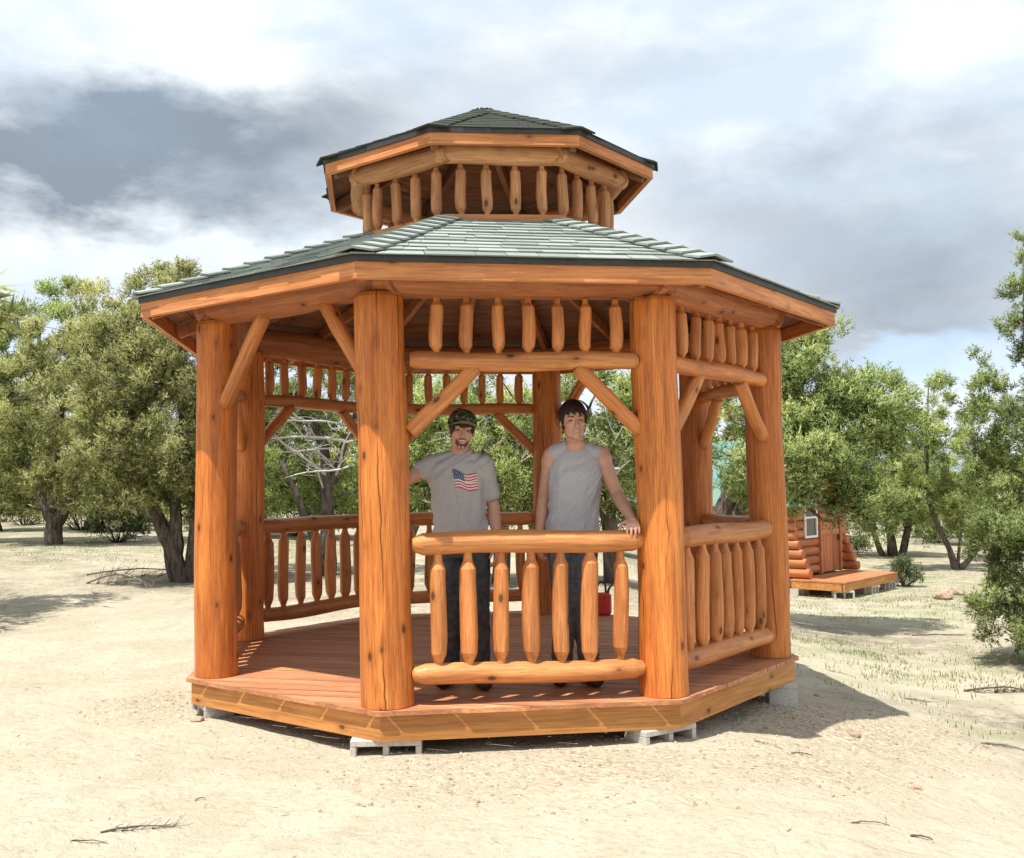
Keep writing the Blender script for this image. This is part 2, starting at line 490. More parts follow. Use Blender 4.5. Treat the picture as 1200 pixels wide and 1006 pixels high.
def thing(name, label, cat, loc=(0, 0, 0), rz=0.0, group=None):
    o = bpy.data.objects.new(name, None)
    COL.objects.link(o)
    o.empty_display_size = 0.2
    o.location = loc
    o.rotation_euler = (0, 0, rz)
    return tag(o, label, cat, group)


def mesh_pd(name, verts, faces, smooth=False):
    me = bpy.data.meshes.new(name)
    me.from_pydata([tuple(v) for v in verts], [], faces)
    me.update()
    if smooth:
        me.polygons.foreach_set('use_smooth', [True] * len(me.polygons))
    return me


def frame(o, x, y=None, z=None):
    """matrix with origin o, X axis x and Z axis near z"""
    x = Vector(x).normalized()
    z = Vector(z if z is not None else (0, 0, 1))
    y = z.cross(x).normalized()
    z = x.cross(y).normalized()
    mm = Matrix.Identity(4)
    for i, v in enumerate((x, y, z)):
        for j in range(3):
            mm[j][i] = v[j]
    mm.translation = Vector(o)
    return mm


def frame_z(p0, p1, spin=0.0):
    z = (Vector(p1) - Vector(p0)).normalized()
    q = z.to_track_quat('Z', 'Y')
    mm = q.to_matrix().to_4x4() @ Matrix.Rotation(spin, 4, 'Z')
    mm.translation = Vector(p0)
    return mm


def log_mesh(name, L, prof, segs=16, rings=10, wob=0.03, seed=0, bend=0.004):
    """a peeled log along +Z; prof = [(t, radius)...]"""
    ts = sorted(set([k[0] for k in prof] + [i / rings for i in range(rings + 1)]))
    vv, ff = [], []
    ph = seed * 1.37
    for t_ in ts:
        for (a, ra), (b, rb) in zip(prof, prof[1:]):
            if a <= t_ <= b:
                r0 = ra + (rb - ra) * ((t_ - a) / max(b - a, 1e-6))
                break
        bx = bend * math.sin(math.pi * t_ * 1.3 + ph) * min(1, 4 * t_, 4 * (1 - t_))
        by = bend * math.cos(math.pi * t_ * 1.7 + 2 * ph) * min(1, 4 * t_, 4 * (1 - t_))
        for s in range(segs):
            a = 2 * math.pi * s / segs
            nn = noise.noise(Vector((math.cos(a) * 0.9 + ph, math.sin(a) * 0.9, t_ * L * 2.2 + ph)))
            r = r0 * (1 + wob * nn * 1.6)
            vv.append((bx + r * math.cos(a), by + r * math.sin(a), t_ * L))
    n = len(ts)
    for i in range(n - 1):
        for s in range(segs):
            s2 = (s + 1) % segs
            ff.append((i * segs + s, i * segs + s2, (i + 1) * segs + s2, (i + 1) * segs + s))
    ff.append(tuple(reversed(range(segs))))
    ff.append(tuple(range((n - 1) * segs, n * segs)))
    me = mesh_pd(name, vv, ff)
    sm = [True] * (len(ff) - 2) + [False, False]
    me.polygons.foreach_set('use_smooth', sm)
    # cut shoulders keep a crisp edge
    crisp = set()
    for j in range(1, len(prof) - 1):
        s0 = (prof[j][1] - prof[j - 1][1]) / max(1e-6, (prof[j][0] - prof[j - 1][0]) * L)
        s1 = (prof[j + 1][1] - prof[j][1]) / max(1e-6, (prof[j + 1][0] - prof[j][0]) * L)
        if abs(s0 - s1) > 0.16:
            crisp.add(ts.index(prof[j][0]))
    at = me.attributes.new('sharp_edge', 'BOOLEAN', 'EDGE')
    at.data.foreach_set('value', [(e_.vertices[0] // segs == e_.vertices[1] // segs and e_.vertices[0] // segs in crisp) for e_ in me.edges])
    return me


def log(name, p0, p1, prof, mat, parent, seed=None, **kw):
    p0, p1 = Vector(p0), Vector(p1)
    seed = random.random() * 50 if seed is None else seed
    me = log_mesh(name, (p1 - p0).length, prof, seed=seed, **kw)
    return link(name, me, mat, parent, frame_z(p0, p1, random.uniform(0, 6.28)))


def box_mesh(name, sx, sy, sz, bev=0.0, centre=(0, 0, 0)):
    bm = bmesh.new()
    bmesh.ops.create_cube(bm, size=1.0)
    for v in bm.verts:
        v.co = Vector((v.co.x * sx + centre[0], v.co.y * sy + centre[1], v.co.z * sz + centre[2]))
    if bev:
        bmesh.ops.bevel(bm, geom=list(bm.edges), offset=bev, segments=1, affect='EDGES')
    me = bpy.data.meshes.new(name)
    bm.to_mesh(me)
    bm.free()
    return me


def prism_mesh(name, poly, z0, z1):
    """poly in local XY, counter-clockwise"""
    n = len(poly)
    vv = [(x, y, z0) for x, y in poly] + [(x, y, z1) for x, y in poly]
    ff = [tuple(reversed(range(n))), tuple(range(n, 2 * n))]
    ff += [(i, (i + 1) % n, n + (i + 1) % n, n + i) for i in range(n)]
    return mesh_pd(name, vv, ff)


def clip(poly, nx, ny, d):
    """keep the part of poly where nx*x + ny*y <= d"""
    out = []
    for i in range(len(poly)):
        a, b = poly[i], poly[(i + 1) % len(poly)]
        da, db = nx * a[0] + ny * a[1] - d, nx * b[0] + ny * b[1] - d
        if da <= 0:
            out.append(a)
        if da * db < 0:
            k = da / (da - db)
            out.append((a[0] + (b[0] - a[0]) * k, a[1] + (b[1] - a[1]) * k))
    return out


# ------------------------------------------------------------------ terrain
CX, CY, ROT = -0.1833, 7.9381, 0.1386
RP = 2.1


def sst(a, b, x):
    k = max(0.0, min(1.0, (x - a) / (b - a)))
    return k * k * (3 - 2 * k)


def ground_z(x, y):
    z = -0.256 - 0.60 * sst(0.7, 5.0, x) - 0.28 * sst(8, 24, y) * sst(0, 7, x) + 0.20 * sst(-2, -9, x) * sst(8, 20, y)
    far = sst(30, 400, math.hypot(x, y))
    z -= 7.0 * far
    z += 0.035 * sst(0.45, 0.0, abs(math.hypot(x - 0.55, y - 5.15) - 0.0)) 
    z += 0.055 * sst(0.8, 0.1, math.hypot(x - 1.95, y - 7.2))
    z += 0.02 * noise.noise(Vector((x * 0.9, y * 0.9, 2.0))) + 0.011 * noise.noise(Vector((x * 3.4, y * 3.4, 5.0)))
    if math.hypot(x, y) < 14:
        z += 0.004 * noise.noise(Vector((x * 13, y * 13, 8.0)))
    return z


def on_ground(px, py, z_guess=-0.3):
    """where the view ray of a photograph pixel meets the terrain (used once, to place things)"""
    a, b = (px - 600) / 1190.67, -(py - 503) / 1190.67
    d = _rt * a + _up * b + _fwd
    o = Vector((0, 0, CAM_Z))
    z = z_guess
    for _ in range(25):
        t_ = (z - o.z) / d.z
        p_ = o + d * t_
        z = z * 0.4 + ground_z(p_.x, p_.y) * 0.6
    return Vector((p_.x, p_.y, ground_z(p_.x, p_.y)))


def at_depth(px, py, Y):
    a, b = (px - 600) / 1190.67, -(py - 503) / 1190.67
    d = _rt * a + _up * b + _fwd
    return Vector((0, 0, CAM_Z)) + d * (Y / d.y)


def axis_lines(lo, hi, step, far, grow):
    a = list(np.arange(lo, hi + 1e-6, step))
    s, v = step, hi
    while v < far:
        s *= grow
        v += s
        a.append(v)
    s, v = step, lo
    while v > -far:
        s *= grow
        v -= s
        a.insert(0, v)
    return a


# litter under trees / green / gravel patches: (x, y, radius, strength)
LITTER, GREEN, GRAVEL = [], [], []


# =================================================================== GAZEBO
gaz = thing('gazebo', 'orange stained eight sided log gazebo with two tier green shingle roof', 'gazebo', (CX, CY, 0))


def oc(k, r):
    """corner k of an octagon of radius r, in the gazebo's own frame (0 left, 1 front left, 2 front right, 3 right ...)"""
    a = ROT + R_(-90 - 22.5 + (k - 1) * 45)
    return Vector((r * math.cos(a), r * math.sin(a), 0))


UP = Vector((0, 0, 1))
OPEN_BAYS = (0, 4)                       # bay k runs from post k to post k+1
BOARD_DIR = ROT + R_(-22.5)

# --- deck
RD = 2.296
# joists under the boards
jv, jf = [], []


def add_box(vv, ff, mm, sx, sy, sz):
    b = len(vv)
    for x in (-.5, .5):
        for y in (-.5, .5):
            for z in (-.5, .5):
                vv.append(tuple(mm @ Vector((x * sx, y * sy, z * sz))))
    for q in ((0, 1, 3, 2), (4, 6, 7, 5), (0, 4, 5, 1), (2, 3, 7, 6), (0, 2, 6, 4), (1, 5, 7, 3)):
        ff.append(tuple(b + i for i in q))


for i in range(-4, 5):
    half = math.sqrt(max(0.1, 2.02 ** 2 - (i * 0.42) ** 2))
    perp = Vector((math.cos(BOARD_DIR), math.sin(BOARD_DIR), 0))
    al = Vector((-math.sin(BOARD_DIR), math.cos(BOARD_DIR), 0))
    add_box(jv, jf, frame(perp * (i * 0.42) + Vector((0, 0, -0.098)), al), 2 * half, 0.04, 0.138)
deck = link('deck', mesh_pd('deck', jv, jf), M['rim'], gaz)
oct_pts = [oc(k, RD) for k in range(8)]
ca, sa = math.cos(BOARD_DIR), math.sin(BOARD_DIR)
pitch_b = 0.1455
for i in range(-16, 17):
    y0, y1 = (i - 0.5) * pitch_b + 0.0066, (i + 0.5) * pitch_b - 0.0066
    poly = [(-3, y0), (3, y0), (3, y1), (-3, y1)]
    for k in range(8):
        a, b = oct_pts[k], oct_pts[(k + 1) % 8]
        mid = (a + b) / 2
        nrm = mid.normalized()
        nx, ny = nrm.x * ca + nrm.y * sa, -nrm.x * sa + nrm.y * ca
        poly = clip(poly, nx, ny, mid.length + random.uniform(-0.004, 0.004))
        if not poly:
            break
    if not poly or max(p_[1] for p_ in poly) - min(p_[1] for p_ in poly) < 0.03:
        continue
    mm = Matrix.Rotation(BOARD_DIR, 4, 'Z')
    mm.translation = (0, 0, random.uniform(-0.0015, 0.0))
    o = link('deck_board', prism_mesh('deck_board', poly, -0.0255, 0.0), M['deck'], deck, mm)
ap = RD * math.cos(R_(22.5)) - 0.03
for k in range(8):
    a, b = oc(k, 1).normalized(), oc((k + 1) % 8, 1).normalized()
    n_ = (a + b).normalized()
    d_ = (b - a).normalized()
    half = ap * math.tan(R_(22.5))
    # mitred rim board, outer face at ap
    poly = [(-half, 0), (half, 0), (half - 0.016, 0.04), (-half + 0.016, 0.04)]
    link('rim_board', prism_mesh('rim_board', poly, -0.172, -0.0275), M['rim'], deck, frame(n_ * ap, d_))

# --- posts
POST_TOP = 2.37
for k in range(8):
    lean = {0: (-0.012, 0), 1: (-0.045, 0), 2: (-0.03, 0), 3: (-0.005, 0)}.get(k, (0, 0))
    b = oc(k, RP)
    b.x += {1: -0.02, 2: 0.01, 0: -0.0}.get(k, 0)
    r = {1: 0.148, 2: 0.141}.get(k, 0.144)
    if k in (0, 3):
        r = 0.136
    log('post', b + Vector((0, 0, 0.002)), b + Vector((lean[0], lean[1], POST_TOP)),
        [(0, r * 1.05), (0.03, r * 1.04), (0.25, r), (0.7, r * 0.985), (0.97, r * 0.98), (0.99, r * 0.965), (1, r * 0.90)],
        M['post'], gaz, segs=40, rings=36, wob=0.022, bend=0.008)


def post_side(k, kk, z, off=0.0):
    """unit vector from post k to kk"""
    return (oc(kk, RP) - oc(k, RP)).normalized()


# --- shared baluster meshes
def baluster_mesh(L, r, seed, sh=0.0):
    return log_mesh('baluster', L, [(0, r * 0.46), (0.07 + sh, r * 0.52), (0.145 + sh, r * 0.95), (0.3, r * 1.03), (0.6, r), (0.86 - sh, r * 0.95), (0.925 - sh, r * 0.54), (1, r * 0.46)],
                    segs=12, rings=8, wob=0.05, seed=seed, bend=0.005)


LOW_B = [baluster_mesh(0.70, 0.049, 3.1 * i + 1, (0.0, 0.012, -0.012, 0.02, 0.006, -0.004, 0.015, 0.0)[i]) for i in range(8)]
UP_B = [baluster_mesh(0.345, 0.0395, 2.3 * i + 4, 0.015) for i in range(6)]
CUP_B = [baluster_mesh(0.37, 0.0385, 1.9 * i + 7) for i in range(6)]

for k in range(8):
    kk = (k + 1) % 8
    p, q = oc(k, RP), oc(kk, RP)
    u = (q - p).normalized()
    out = ((p + q) / 2).normalized()
    S = (q - p).length
    off = out * 0.035
    # plate beam resting on the posts
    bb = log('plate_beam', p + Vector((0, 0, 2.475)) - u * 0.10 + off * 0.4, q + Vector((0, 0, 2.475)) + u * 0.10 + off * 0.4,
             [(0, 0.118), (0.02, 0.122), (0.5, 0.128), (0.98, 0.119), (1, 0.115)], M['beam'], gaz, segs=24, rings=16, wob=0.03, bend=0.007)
    if k in OPEN_BAYS:
        for s, pp in ((1, p), (-1, q)):
            a = pp + u * s * 0.10 + Vector((0, 0, 1.80)) + off * 0.6
            b = pp + u * s * 0.52 + Vector((0, 0, 2.385)) + off * 0.6
            log('brace', a, b, [(0, 0.046), (0.1, 0.049), (0.9, 0.051), (1, 0.049)], M['log'], gaz, segs=14, rings=8, wob=0.03)
        continue
    e = 0.115
    up_ = log('upper_rail', p + u * e + off + Vector((0, 0, 1.985)), q - u * e + off + Vector((0, 0, 1.985)),
              [(0, 0.040), (0.03, 0.052), (0.5, 0.058), (0.97, 0.051), (1, 0.038)], M['log'], gaz, segs=18, rings=12, wob=0.035, bend=0.008)
    hr = log('handrail', p + u * (e + 0.01) + off * 1.3 + Vector((0, 0, 0.915)), q - u * e + off * 1.3 + Vector((0, 0, 0.918)),
             [(0, 0.034), (0.012, 0.046), (0.045, 0.064), (0.5, 0.069), (0.955, 0.064), (0.988, 0.047), (1, 0.036)], M['log'], gaz, segs=20, rings=14, wob=0.04, bend=0.009)
    log('bottom_rail', p + u * (e + 0.005) + off * 1.3 + Vector((0, 0, 0.172)), q - u * e + off * 1.3 + Vector((0, 0, 0.165)),
        [(0, 0.028), (0.010, 0.040), (0.055, 0.059), (0.5, 0.064), (0.945, 0.058), (0.988, 0.042), (1, 0.028)], M['log'], gaz, segs=20, rings=14, wob=0.04, bend=0.009)
    nb = 7
    for i in range(nb):
        s = S * 0.5 + (i - (nb - 1) / 2) * 0.179 + random.uniform(-0.013, 0.013)
        base = p + u * s
        me = random.choice(LOW_B)
        tilt = Matrix.Rotation(random.uniform(-0.012, 0.012), 4, 'Y')
        for nm, mats, z0, offk, par in (('baluster', LOW_B, 0.178, 1.3, hr), ('baluster', UP_B, 2.012, 1.0, up_)):
            me = random.choice(mats)
            mw = Matrix.Translation(base + off * offk + Vector((0, 0, z0))) @ tilt @ Matrix.Rotation(random.uniform(0, 6.28), 4, 'Z') @ Matrix.Diagonal((random.uniform(0.92, 1.06),) * 2 + (1, 1))
            o = link(nm, me, M['log'], par)
            o.matrix_basis = par.matrix_basis.inverted() @ mw
    for s, pp in ((1, p), (-1, q)):
        a = pp + u * s * 0.115 + Vector((0, 0, 1.565)) + off * 0.9
        b = pp + u * s * 0.50 + Vector((0, 0, 1.945)) + off * 0.9
        log('brace', a, b, [(0, 0.044), (0.1, 0.047), (0.9, 0.047), (1, 0.045)], M['log'], gaz, segs=14, rings=8, wob=0.03)


# --- roofs
def roof_tier(name, r_e, z_e, r_t, z_t, fas_h, mat_fas, mat_ceil, mat_shin, mat_beam, exposure, tabs, part_facets, top, tilt=None, dark_edge=0.034, overhang=0.03):
    """one eight sided roof tier: sheathing boards, rafters, fascia, drip edge, shingles, hip caps"""
    slope = math.atan2(z_t - z_e, (r_e - r_t) * math.cos(R_(22.5)))
    run = (r_e - r_t) * math.cos(R_(22.5)) / math.cos(slope)
    T = tilt if tilt is not None else Matrix.Identity(4)
    # thin deck of the roof itself (one closed shell), the thing all pieces hang on
    vv, ff = [], []
    for lay, dz_ in ((0, 0.0), (1, -0.012)):
        for k in range(8):
            vv.append(T @ (oc(k, r_e) + UP * (z_e + dz_)))
        for k in range(8):
            vv.append(T @ (oc(k, r_t) + UP * (z_t + dz_)))
    for k in range(8):
        kk = (k + 1) % 8
        ff.append((k, kk, 8 + kk, 8 + k))
        ff.append((16 + kk, 16 + k, 24 + k, 24 + kk))
        ff.append((kk, k, 16 + k, 16 + kk))
        ff.append((8 + k, 8 + kk, 24 + kk, 24 + k))
    roof = link(name, mesh_pd(name, vv, ff), mat_ceil, gaz)
    joined_v, joined_f = [], []
    for k in range(8):
        kk = (k + 1) % 8
        a, b = oc(k, r_e), oc(kk, r_e)
        d_ = (b - a).normalized()
        n_ = ((a + b) / 2).normalized()
        mid = (a + b) / 2 + UP * z_e
        up_s = (-n_ * math.cos(slope) + UP * math.sin(slope)).normalized()
        nrm = d_.cross(up_s).normalized()
        F = T @ frame(mid, d_, None, nrm)                     # local: X along eave, Y up the slope, Z out of the roof
        half_e = (b - a).length / 2
        half_t = half_e * r_t / r_e
        k_in = (half_e - half_t) / run                        # half width lost per metre up the slope

        def facet(poly, grow=0.0):
            # stay between the two hips
            L_ = math.hypot(1, k_in)
            poly = clip(poly, 1 / L_, k_in / L_, (half_e + grow) / L_)
            return clip(poly, -1 / L_, k_in / L_, (half_e + grow) / L_) if poly else poly
        # sheathing boards seen from below
        nb_ = max(3, int(run / 0.15))
        for i in range(nb_):
            y0, y1 = i * run / nb_ + 0.002, (i + 1) * run / nb_ - 0.002
            poly = facet([(-4, y0), (4, y0), (4, y1), (-4, y1)], -0.004)
            if poly and len(poly) >= 3:
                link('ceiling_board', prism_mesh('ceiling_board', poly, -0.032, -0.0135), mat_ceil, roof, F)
        # fascia and drip edge
        Fv = T @ frame(mid, d_)
        hf = half_e
        link('fascia_board', prism_mesh('fascia_board', [(-hf, -0.0), (hf, -0.0), (hf - 0.017, 0.04), (-hf + 0.017, 0.04)], -fas_h - dark_edge, -dark_edge), mat_fas, roof, Fv)
        w_ = 0.014
        link('drip_edge', prism_mesh('drip_edge', [(-hf - 0.006, -w_), (hf + 0.006, -w_), (hf, -0.001), (-hf, -0.001)], -dark_edge - 0.006, 0.006), M['drip'], roof, Fv)
        # shingles
        rows = int(math.ceil((run - 0.0) / exposure))
        for i in range(-0, rows):
            y0 = i * exposure - (overhang if i == 0 else 0)
            y1 = min(run, (i + 1) * exposure + 0.05)
            halfw = half_e - k_in * max(0, i) * exposure + 0.05
            x = -halfw + random.uniform(-tabs, 0)
            while x < halfw:
                wd = tabs * random.uniform(0.6, 1.45)
                jit = random.uniform(-0.006, 0.006)
                poly = facet([(x + 0.002, y0 + jit), (x + wd - 0.002, y0 + jit), (x + wd - 0.002, y1), (x + 0.002, y1)], 0.012)
                x += wd
                if not poly or len(poly) < 3:
                    continue
                xs = [p_[0] for p_ in poly]
                if max(xs) - min(xs) < 0.02:
                    continue
                th = random.uniform(0.005, 0.009) * (0.6 if top else 1)
                # butt end rides on the row below
                me_v = []
                for zz in (0, 1):
                    for (xx, yy) in poly:
                        lift = (0.004 if top else 0.012) * max(0.0, 1 - (yy - y0) / (y1 - y0))
                        me_v.append((xx, yy, 0.002 + lift + zz * th))
                n = len(poly)
                mf = [tuple(reversed(range(n))), tuple(range(n, 2 * n))] + [(j, (j + 1) % n, n + (j + 1) % n, n + j) for j in range(n)]
                if k in part_facets:
                    link('shingle', mesh_pd('shingle', me_v, mf), mat_shin, roof, F)
                else:
                    b0 = len(joined_v)
                    joined_v += [F @ Vector(v) for v in me_v]
                    joined_f += [tuple(b0 + j for j in f) for f in mf]
        # hip caps on the hip that starts at corner k
        h0, h1 = oc(k, r_e) + UP * z_e, oc(k, r_t) + UP * z_t
        hd = (h1 - h0).normalized()
        hn = (UP - hd * hd.dot(UP)).normalized()
        Hm = T @ frame(h0, hd, None, hn)
        Lh = (h1 - h0).length
        hx = 0.15 if top else 0.155
        nh = int(Lh / hx)
        fall = 0.21
        for i in range(nh):
            s0, s1 = i * hx - 0.03, i * hx + 0.24
            if s1 > Lh + 0.02:
                s1 = Lh + 0.02
            wv = []
            jj = random.uniform(-0.01, 0.01)
            for zz in (0.0, 0.012):
                for (xx, yy) in ((s0, 0.0), (s1, 0.0), (s1, 0.105), (s0, 0.125 + jj), (s1, -0.105), (s0, -0.125 + jj)):
                    lift = (0.028 if not top else 0.007) * (1 - (xx - s0) / (s1 - s0)) + (0.016 if not top else 0.008)
                    wv.append((xx, yy, lift + zz - abs(yy) * fall))
            wf = [(6, 7, 8, 9), (6, 11, 10, 7), (0, 3, 2, 1), (0, 1, 4, 5), (0, 6, 9, 3), (0, 5, 11, 6), (3, 9, 8, 2), (5, 4, 10, 11), (1, 2, 8, 7), (1, 7, 10, 4)]
            link('hip_cap', mesh_pd('hip_cap', wv, wf), mat_shin, roof, Hm)
        # hip rafter below
        ra0 = T @ (oc(k, r_e - 0.06) + UP * (z_e - 0.085))
        ra1 = T @ (oc(k, r_t) + UP * (z_t - 0.085))
        Lr = (ra1 - ra0).length
        me = box_mesh('rafter', Lr, 0.05, 0.10, 0.004, (Lr / 2, 0, 0))
        link('rafter', me, mat_beam, roof, frame(ra0, ra1 - ra0))
        if top:
            continue
        m0 = T @ ((a + b) / 2 * ((r_e - 0.06) / r_e) + UP * (z_e - 0.08))
        m1 = T @ ((a + b) / 2 * (r_t / r_e) + UP * (z_t - 0.08))
        Lm = (m1 - m0).length
        link('rafter', box_mesh('rafter', Lm, 0.045, 0.09, 0.004, (Lm / 2, 0, 0)), mat_beam, roof, frame(m0, m1 - m0))
    if joined_v:
        o = link('shingles', mesh_pd('shingles', joined_v, joined_f), mat_shin, roof)
        tag(o, kind='stuff')
    return roof


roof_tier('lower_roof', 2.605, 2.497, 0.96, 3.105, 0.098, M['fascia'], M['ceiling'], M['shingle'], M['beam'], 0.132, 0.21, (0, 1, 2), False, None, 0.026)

# --- cupola and upper roof lean a little, as built by hand
TIP = Matrix.Translation((0, 0, 3.1)) @ Matrix.Rotation(R_(-1.1), 4, 'Y') @ Matrix.Translation((0, 0, -3.1))
RC = 1.0
for k in range(8):
    kk = (k + 1) % 8
    p, q = oc(k, RC), oc(kk, RC)
    u = (q - p).normalized()
    n_ = ((p + q) / 2).normalized()
    S = (q - p).length
    half = S / 2
    Fv = TIP @ frame((p + q) / 2 + UP * 3.065, u)
    cr = link('cupola_rail', prism_mesh('cupola_rail', [(-half - 0.02, -0.045), (half + 0.02, -0.045), (half - 0.02, 0.045), (-half + 0.02, 0.045)], -0.05, 0.06), M['fascia'], gaz, Fv)
    p2, q2 = oc(k, RC + 0.055), oc(kk, RC + 0.055)
    log('cupola_beam', TIP @ (p2 + UP * 3.548 - u * 0.055), TIP @ (q2 + UP * 3.548 + u * 0.055),
        [(0, 0.066), (0.02, 0.071), (0.5, 0.077), (0.98, 0.071), (1, 0.066)], M['pale_log'], gaz, segs=18, rings=10, wob=0.03)
    for i in range(4):
        s = S * (i + 0.5) / 4 + random.uniform(-0.008, 0.008)
        mw = TIP @ Matrix.Translation(p + u * s + UP * 3.12) @ Matrix.Rotation(random.uniform(0, 6.28), 4, 'Z')
        o = link('baluster', random.choice(CUP_B), M['pale_log'], cr)
        o.matrix_basis = Fv.inverted() @ mw
for me in CUP_B:
    me.materials.clear()
    me.materials.append(M['pale_log'])

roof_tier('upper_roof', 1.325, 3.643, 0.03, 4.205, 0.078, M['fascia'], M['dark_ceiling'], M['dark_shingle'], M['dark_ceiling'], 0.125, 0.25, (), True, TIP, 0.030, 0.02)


# ------------------------------------------------------------------ concrete blocks
def block_mesh(name, L=0.40, H=0.195, D=0.195, wall=0.034):
    """hollow two cell block, cells open front to back"""
    vv, ff = [], []
    I = Matrix.Identity(4)
    T_ = Matrix.Translation
    add_box(vv, ff, T_((0, 0, H - wall / 2)), L, D, wall)
    add_box(vv, ff, T_((0, 0, wall / 2)), L, D, wall)
    hh = H - 2 * wall
    for x in (-L / 2 + wall / 2, 0, L / 2 - wall / 2):
        add_box(vv, ff, T_((x, 0, H / 2)), wall, D - 0.002, hh)
    me = mesh_pd(name, vv, ff)
    bm = bmesh.new()
    bm.from_mesh(me)
    bmesh.ops.bevel(bm, geom=[e_ for e_ in bm.edges], offset=0.004, segments=1, affect='EDGES')
    bm.to_mesh(me)
    bm.free()
    return me


blk = block_mesh('concrete_block')


def put_block(px_x, Y, top_z, rz, mat, label, group='concrete blocks carrying the gazebo'):
    o = bpy.data.objects.new('concrete_block', blk.copy())
    COL.objects.link(o)
    o.data.materials.append(mat)
    X = (px_x - 600) / 1190.67 * Y
    o.location = (X, Y, top_z - 0.195)
    o.rotation_euler = (0, 0, rz)
    return tag(o, label, 'concrete block', group)


put_block(452, 5.885, -0.1735, R_(3), M['block'], 'pinkish hollow block under the front left corner of the gazebo deck')
put_block(768, 6.11, -0.1735, R_(34), M['grey_block'], 'grey hollow block under the front right corner of the gazebo deck')
put_block(250, 6.92, -0.1735, R_(-60), M['grey_block'], 'block showing a blank end under the far left corner of the gazebo deck')
put_block(908, 7.44, -0.1735, R_(80), M['grey_block'], 'block with plain pale face in shadow under the right corner of the gazebo deck')

#@@PART2
# =================================================================== TREES
def tubes_mesh(name, paths, segs=7):
    """paths: list of [(point, radius), ...] -> one mesh of tapered tubes"""
    V, F = [], []
    for path in paths:
        n = len(path)
        sg = max(3, min(segs, int(3 + path[0][1] * 60)))
        b0 = len(V)
        prev = None
        for i, (p_, r) in enumerate(path):
            p_ = Vector(p_)
            d = (Vector(path[min(i + 1, n - 1)][0]) - Vector(path[max(i - 1, 0)][0]))
            d = d.normalized() if d.length > 1e-6 else Vector((0, 0, 1))
            ref = Vector((1, 0, 0)) if abs(d.x) < 0.85 else Vector((0, 1, 0))
            if prev is not None:
                ref = prev
            y = d.cross(ref).normalized()
            x = y.cross(d).normalized()
            prev = x
            for s in range(sg):
                a = 2 * math.pi * s / sg
                rr = r * (1 + (0.16 * math.sin(3 * a + i * 0.9 + b0) if r > 0.05 else 0))
                V.append(p_ + x * (rr * math.cos(a)) + y * (rr * math.sin(a)))
        for i in range(n - 1):
            for s in range(sg):
                s2 = (s + 1) % sg
                F.append((b0 + i * sg + s, b0 + i * sg + s2, b0 + (i + 1) * sg + s2, b0 + (i + 1) * sg + s))
        F.append(tuple(b0 + s for s in reversed(range(sg))))
        F.append(tuple(b0 + (n - 1) * sg + s for s in range(sg)))
    return mesh_pd(name, V, F, True)


def branch_path(a, b, r0, r1, n=6, wob=0.12, rnd=None, sag=0.0):
    rnd = rnd or random
    a, b = Vector(a), Vector(b)
    L = (b - a).length
    off1 = Vector((rnd.uniform(-1, 1), rnd.uniform(-1, 1), rnd.uniform(-.6, .6))) * L * wob
    off2 = Vector((rnd.uniform(-1, 1), rnd.uniform(-1, 1), rnd.uniform(-.6, .6))) * L * wob
    out = []
    for i in range(n + 1):
        t_ = i / n
        p_ = a.lerp(b, t_) + off1 * (math.sin(math.pi * t_)) + off2 * math.sin(2 * math.pi * t_) * 0.5
        p_.z += sag * L * math.sin(math.pi * t_)
        out.append((p_, r0 + (r1 - r0) * (t_ ** 0.8)))
    return out


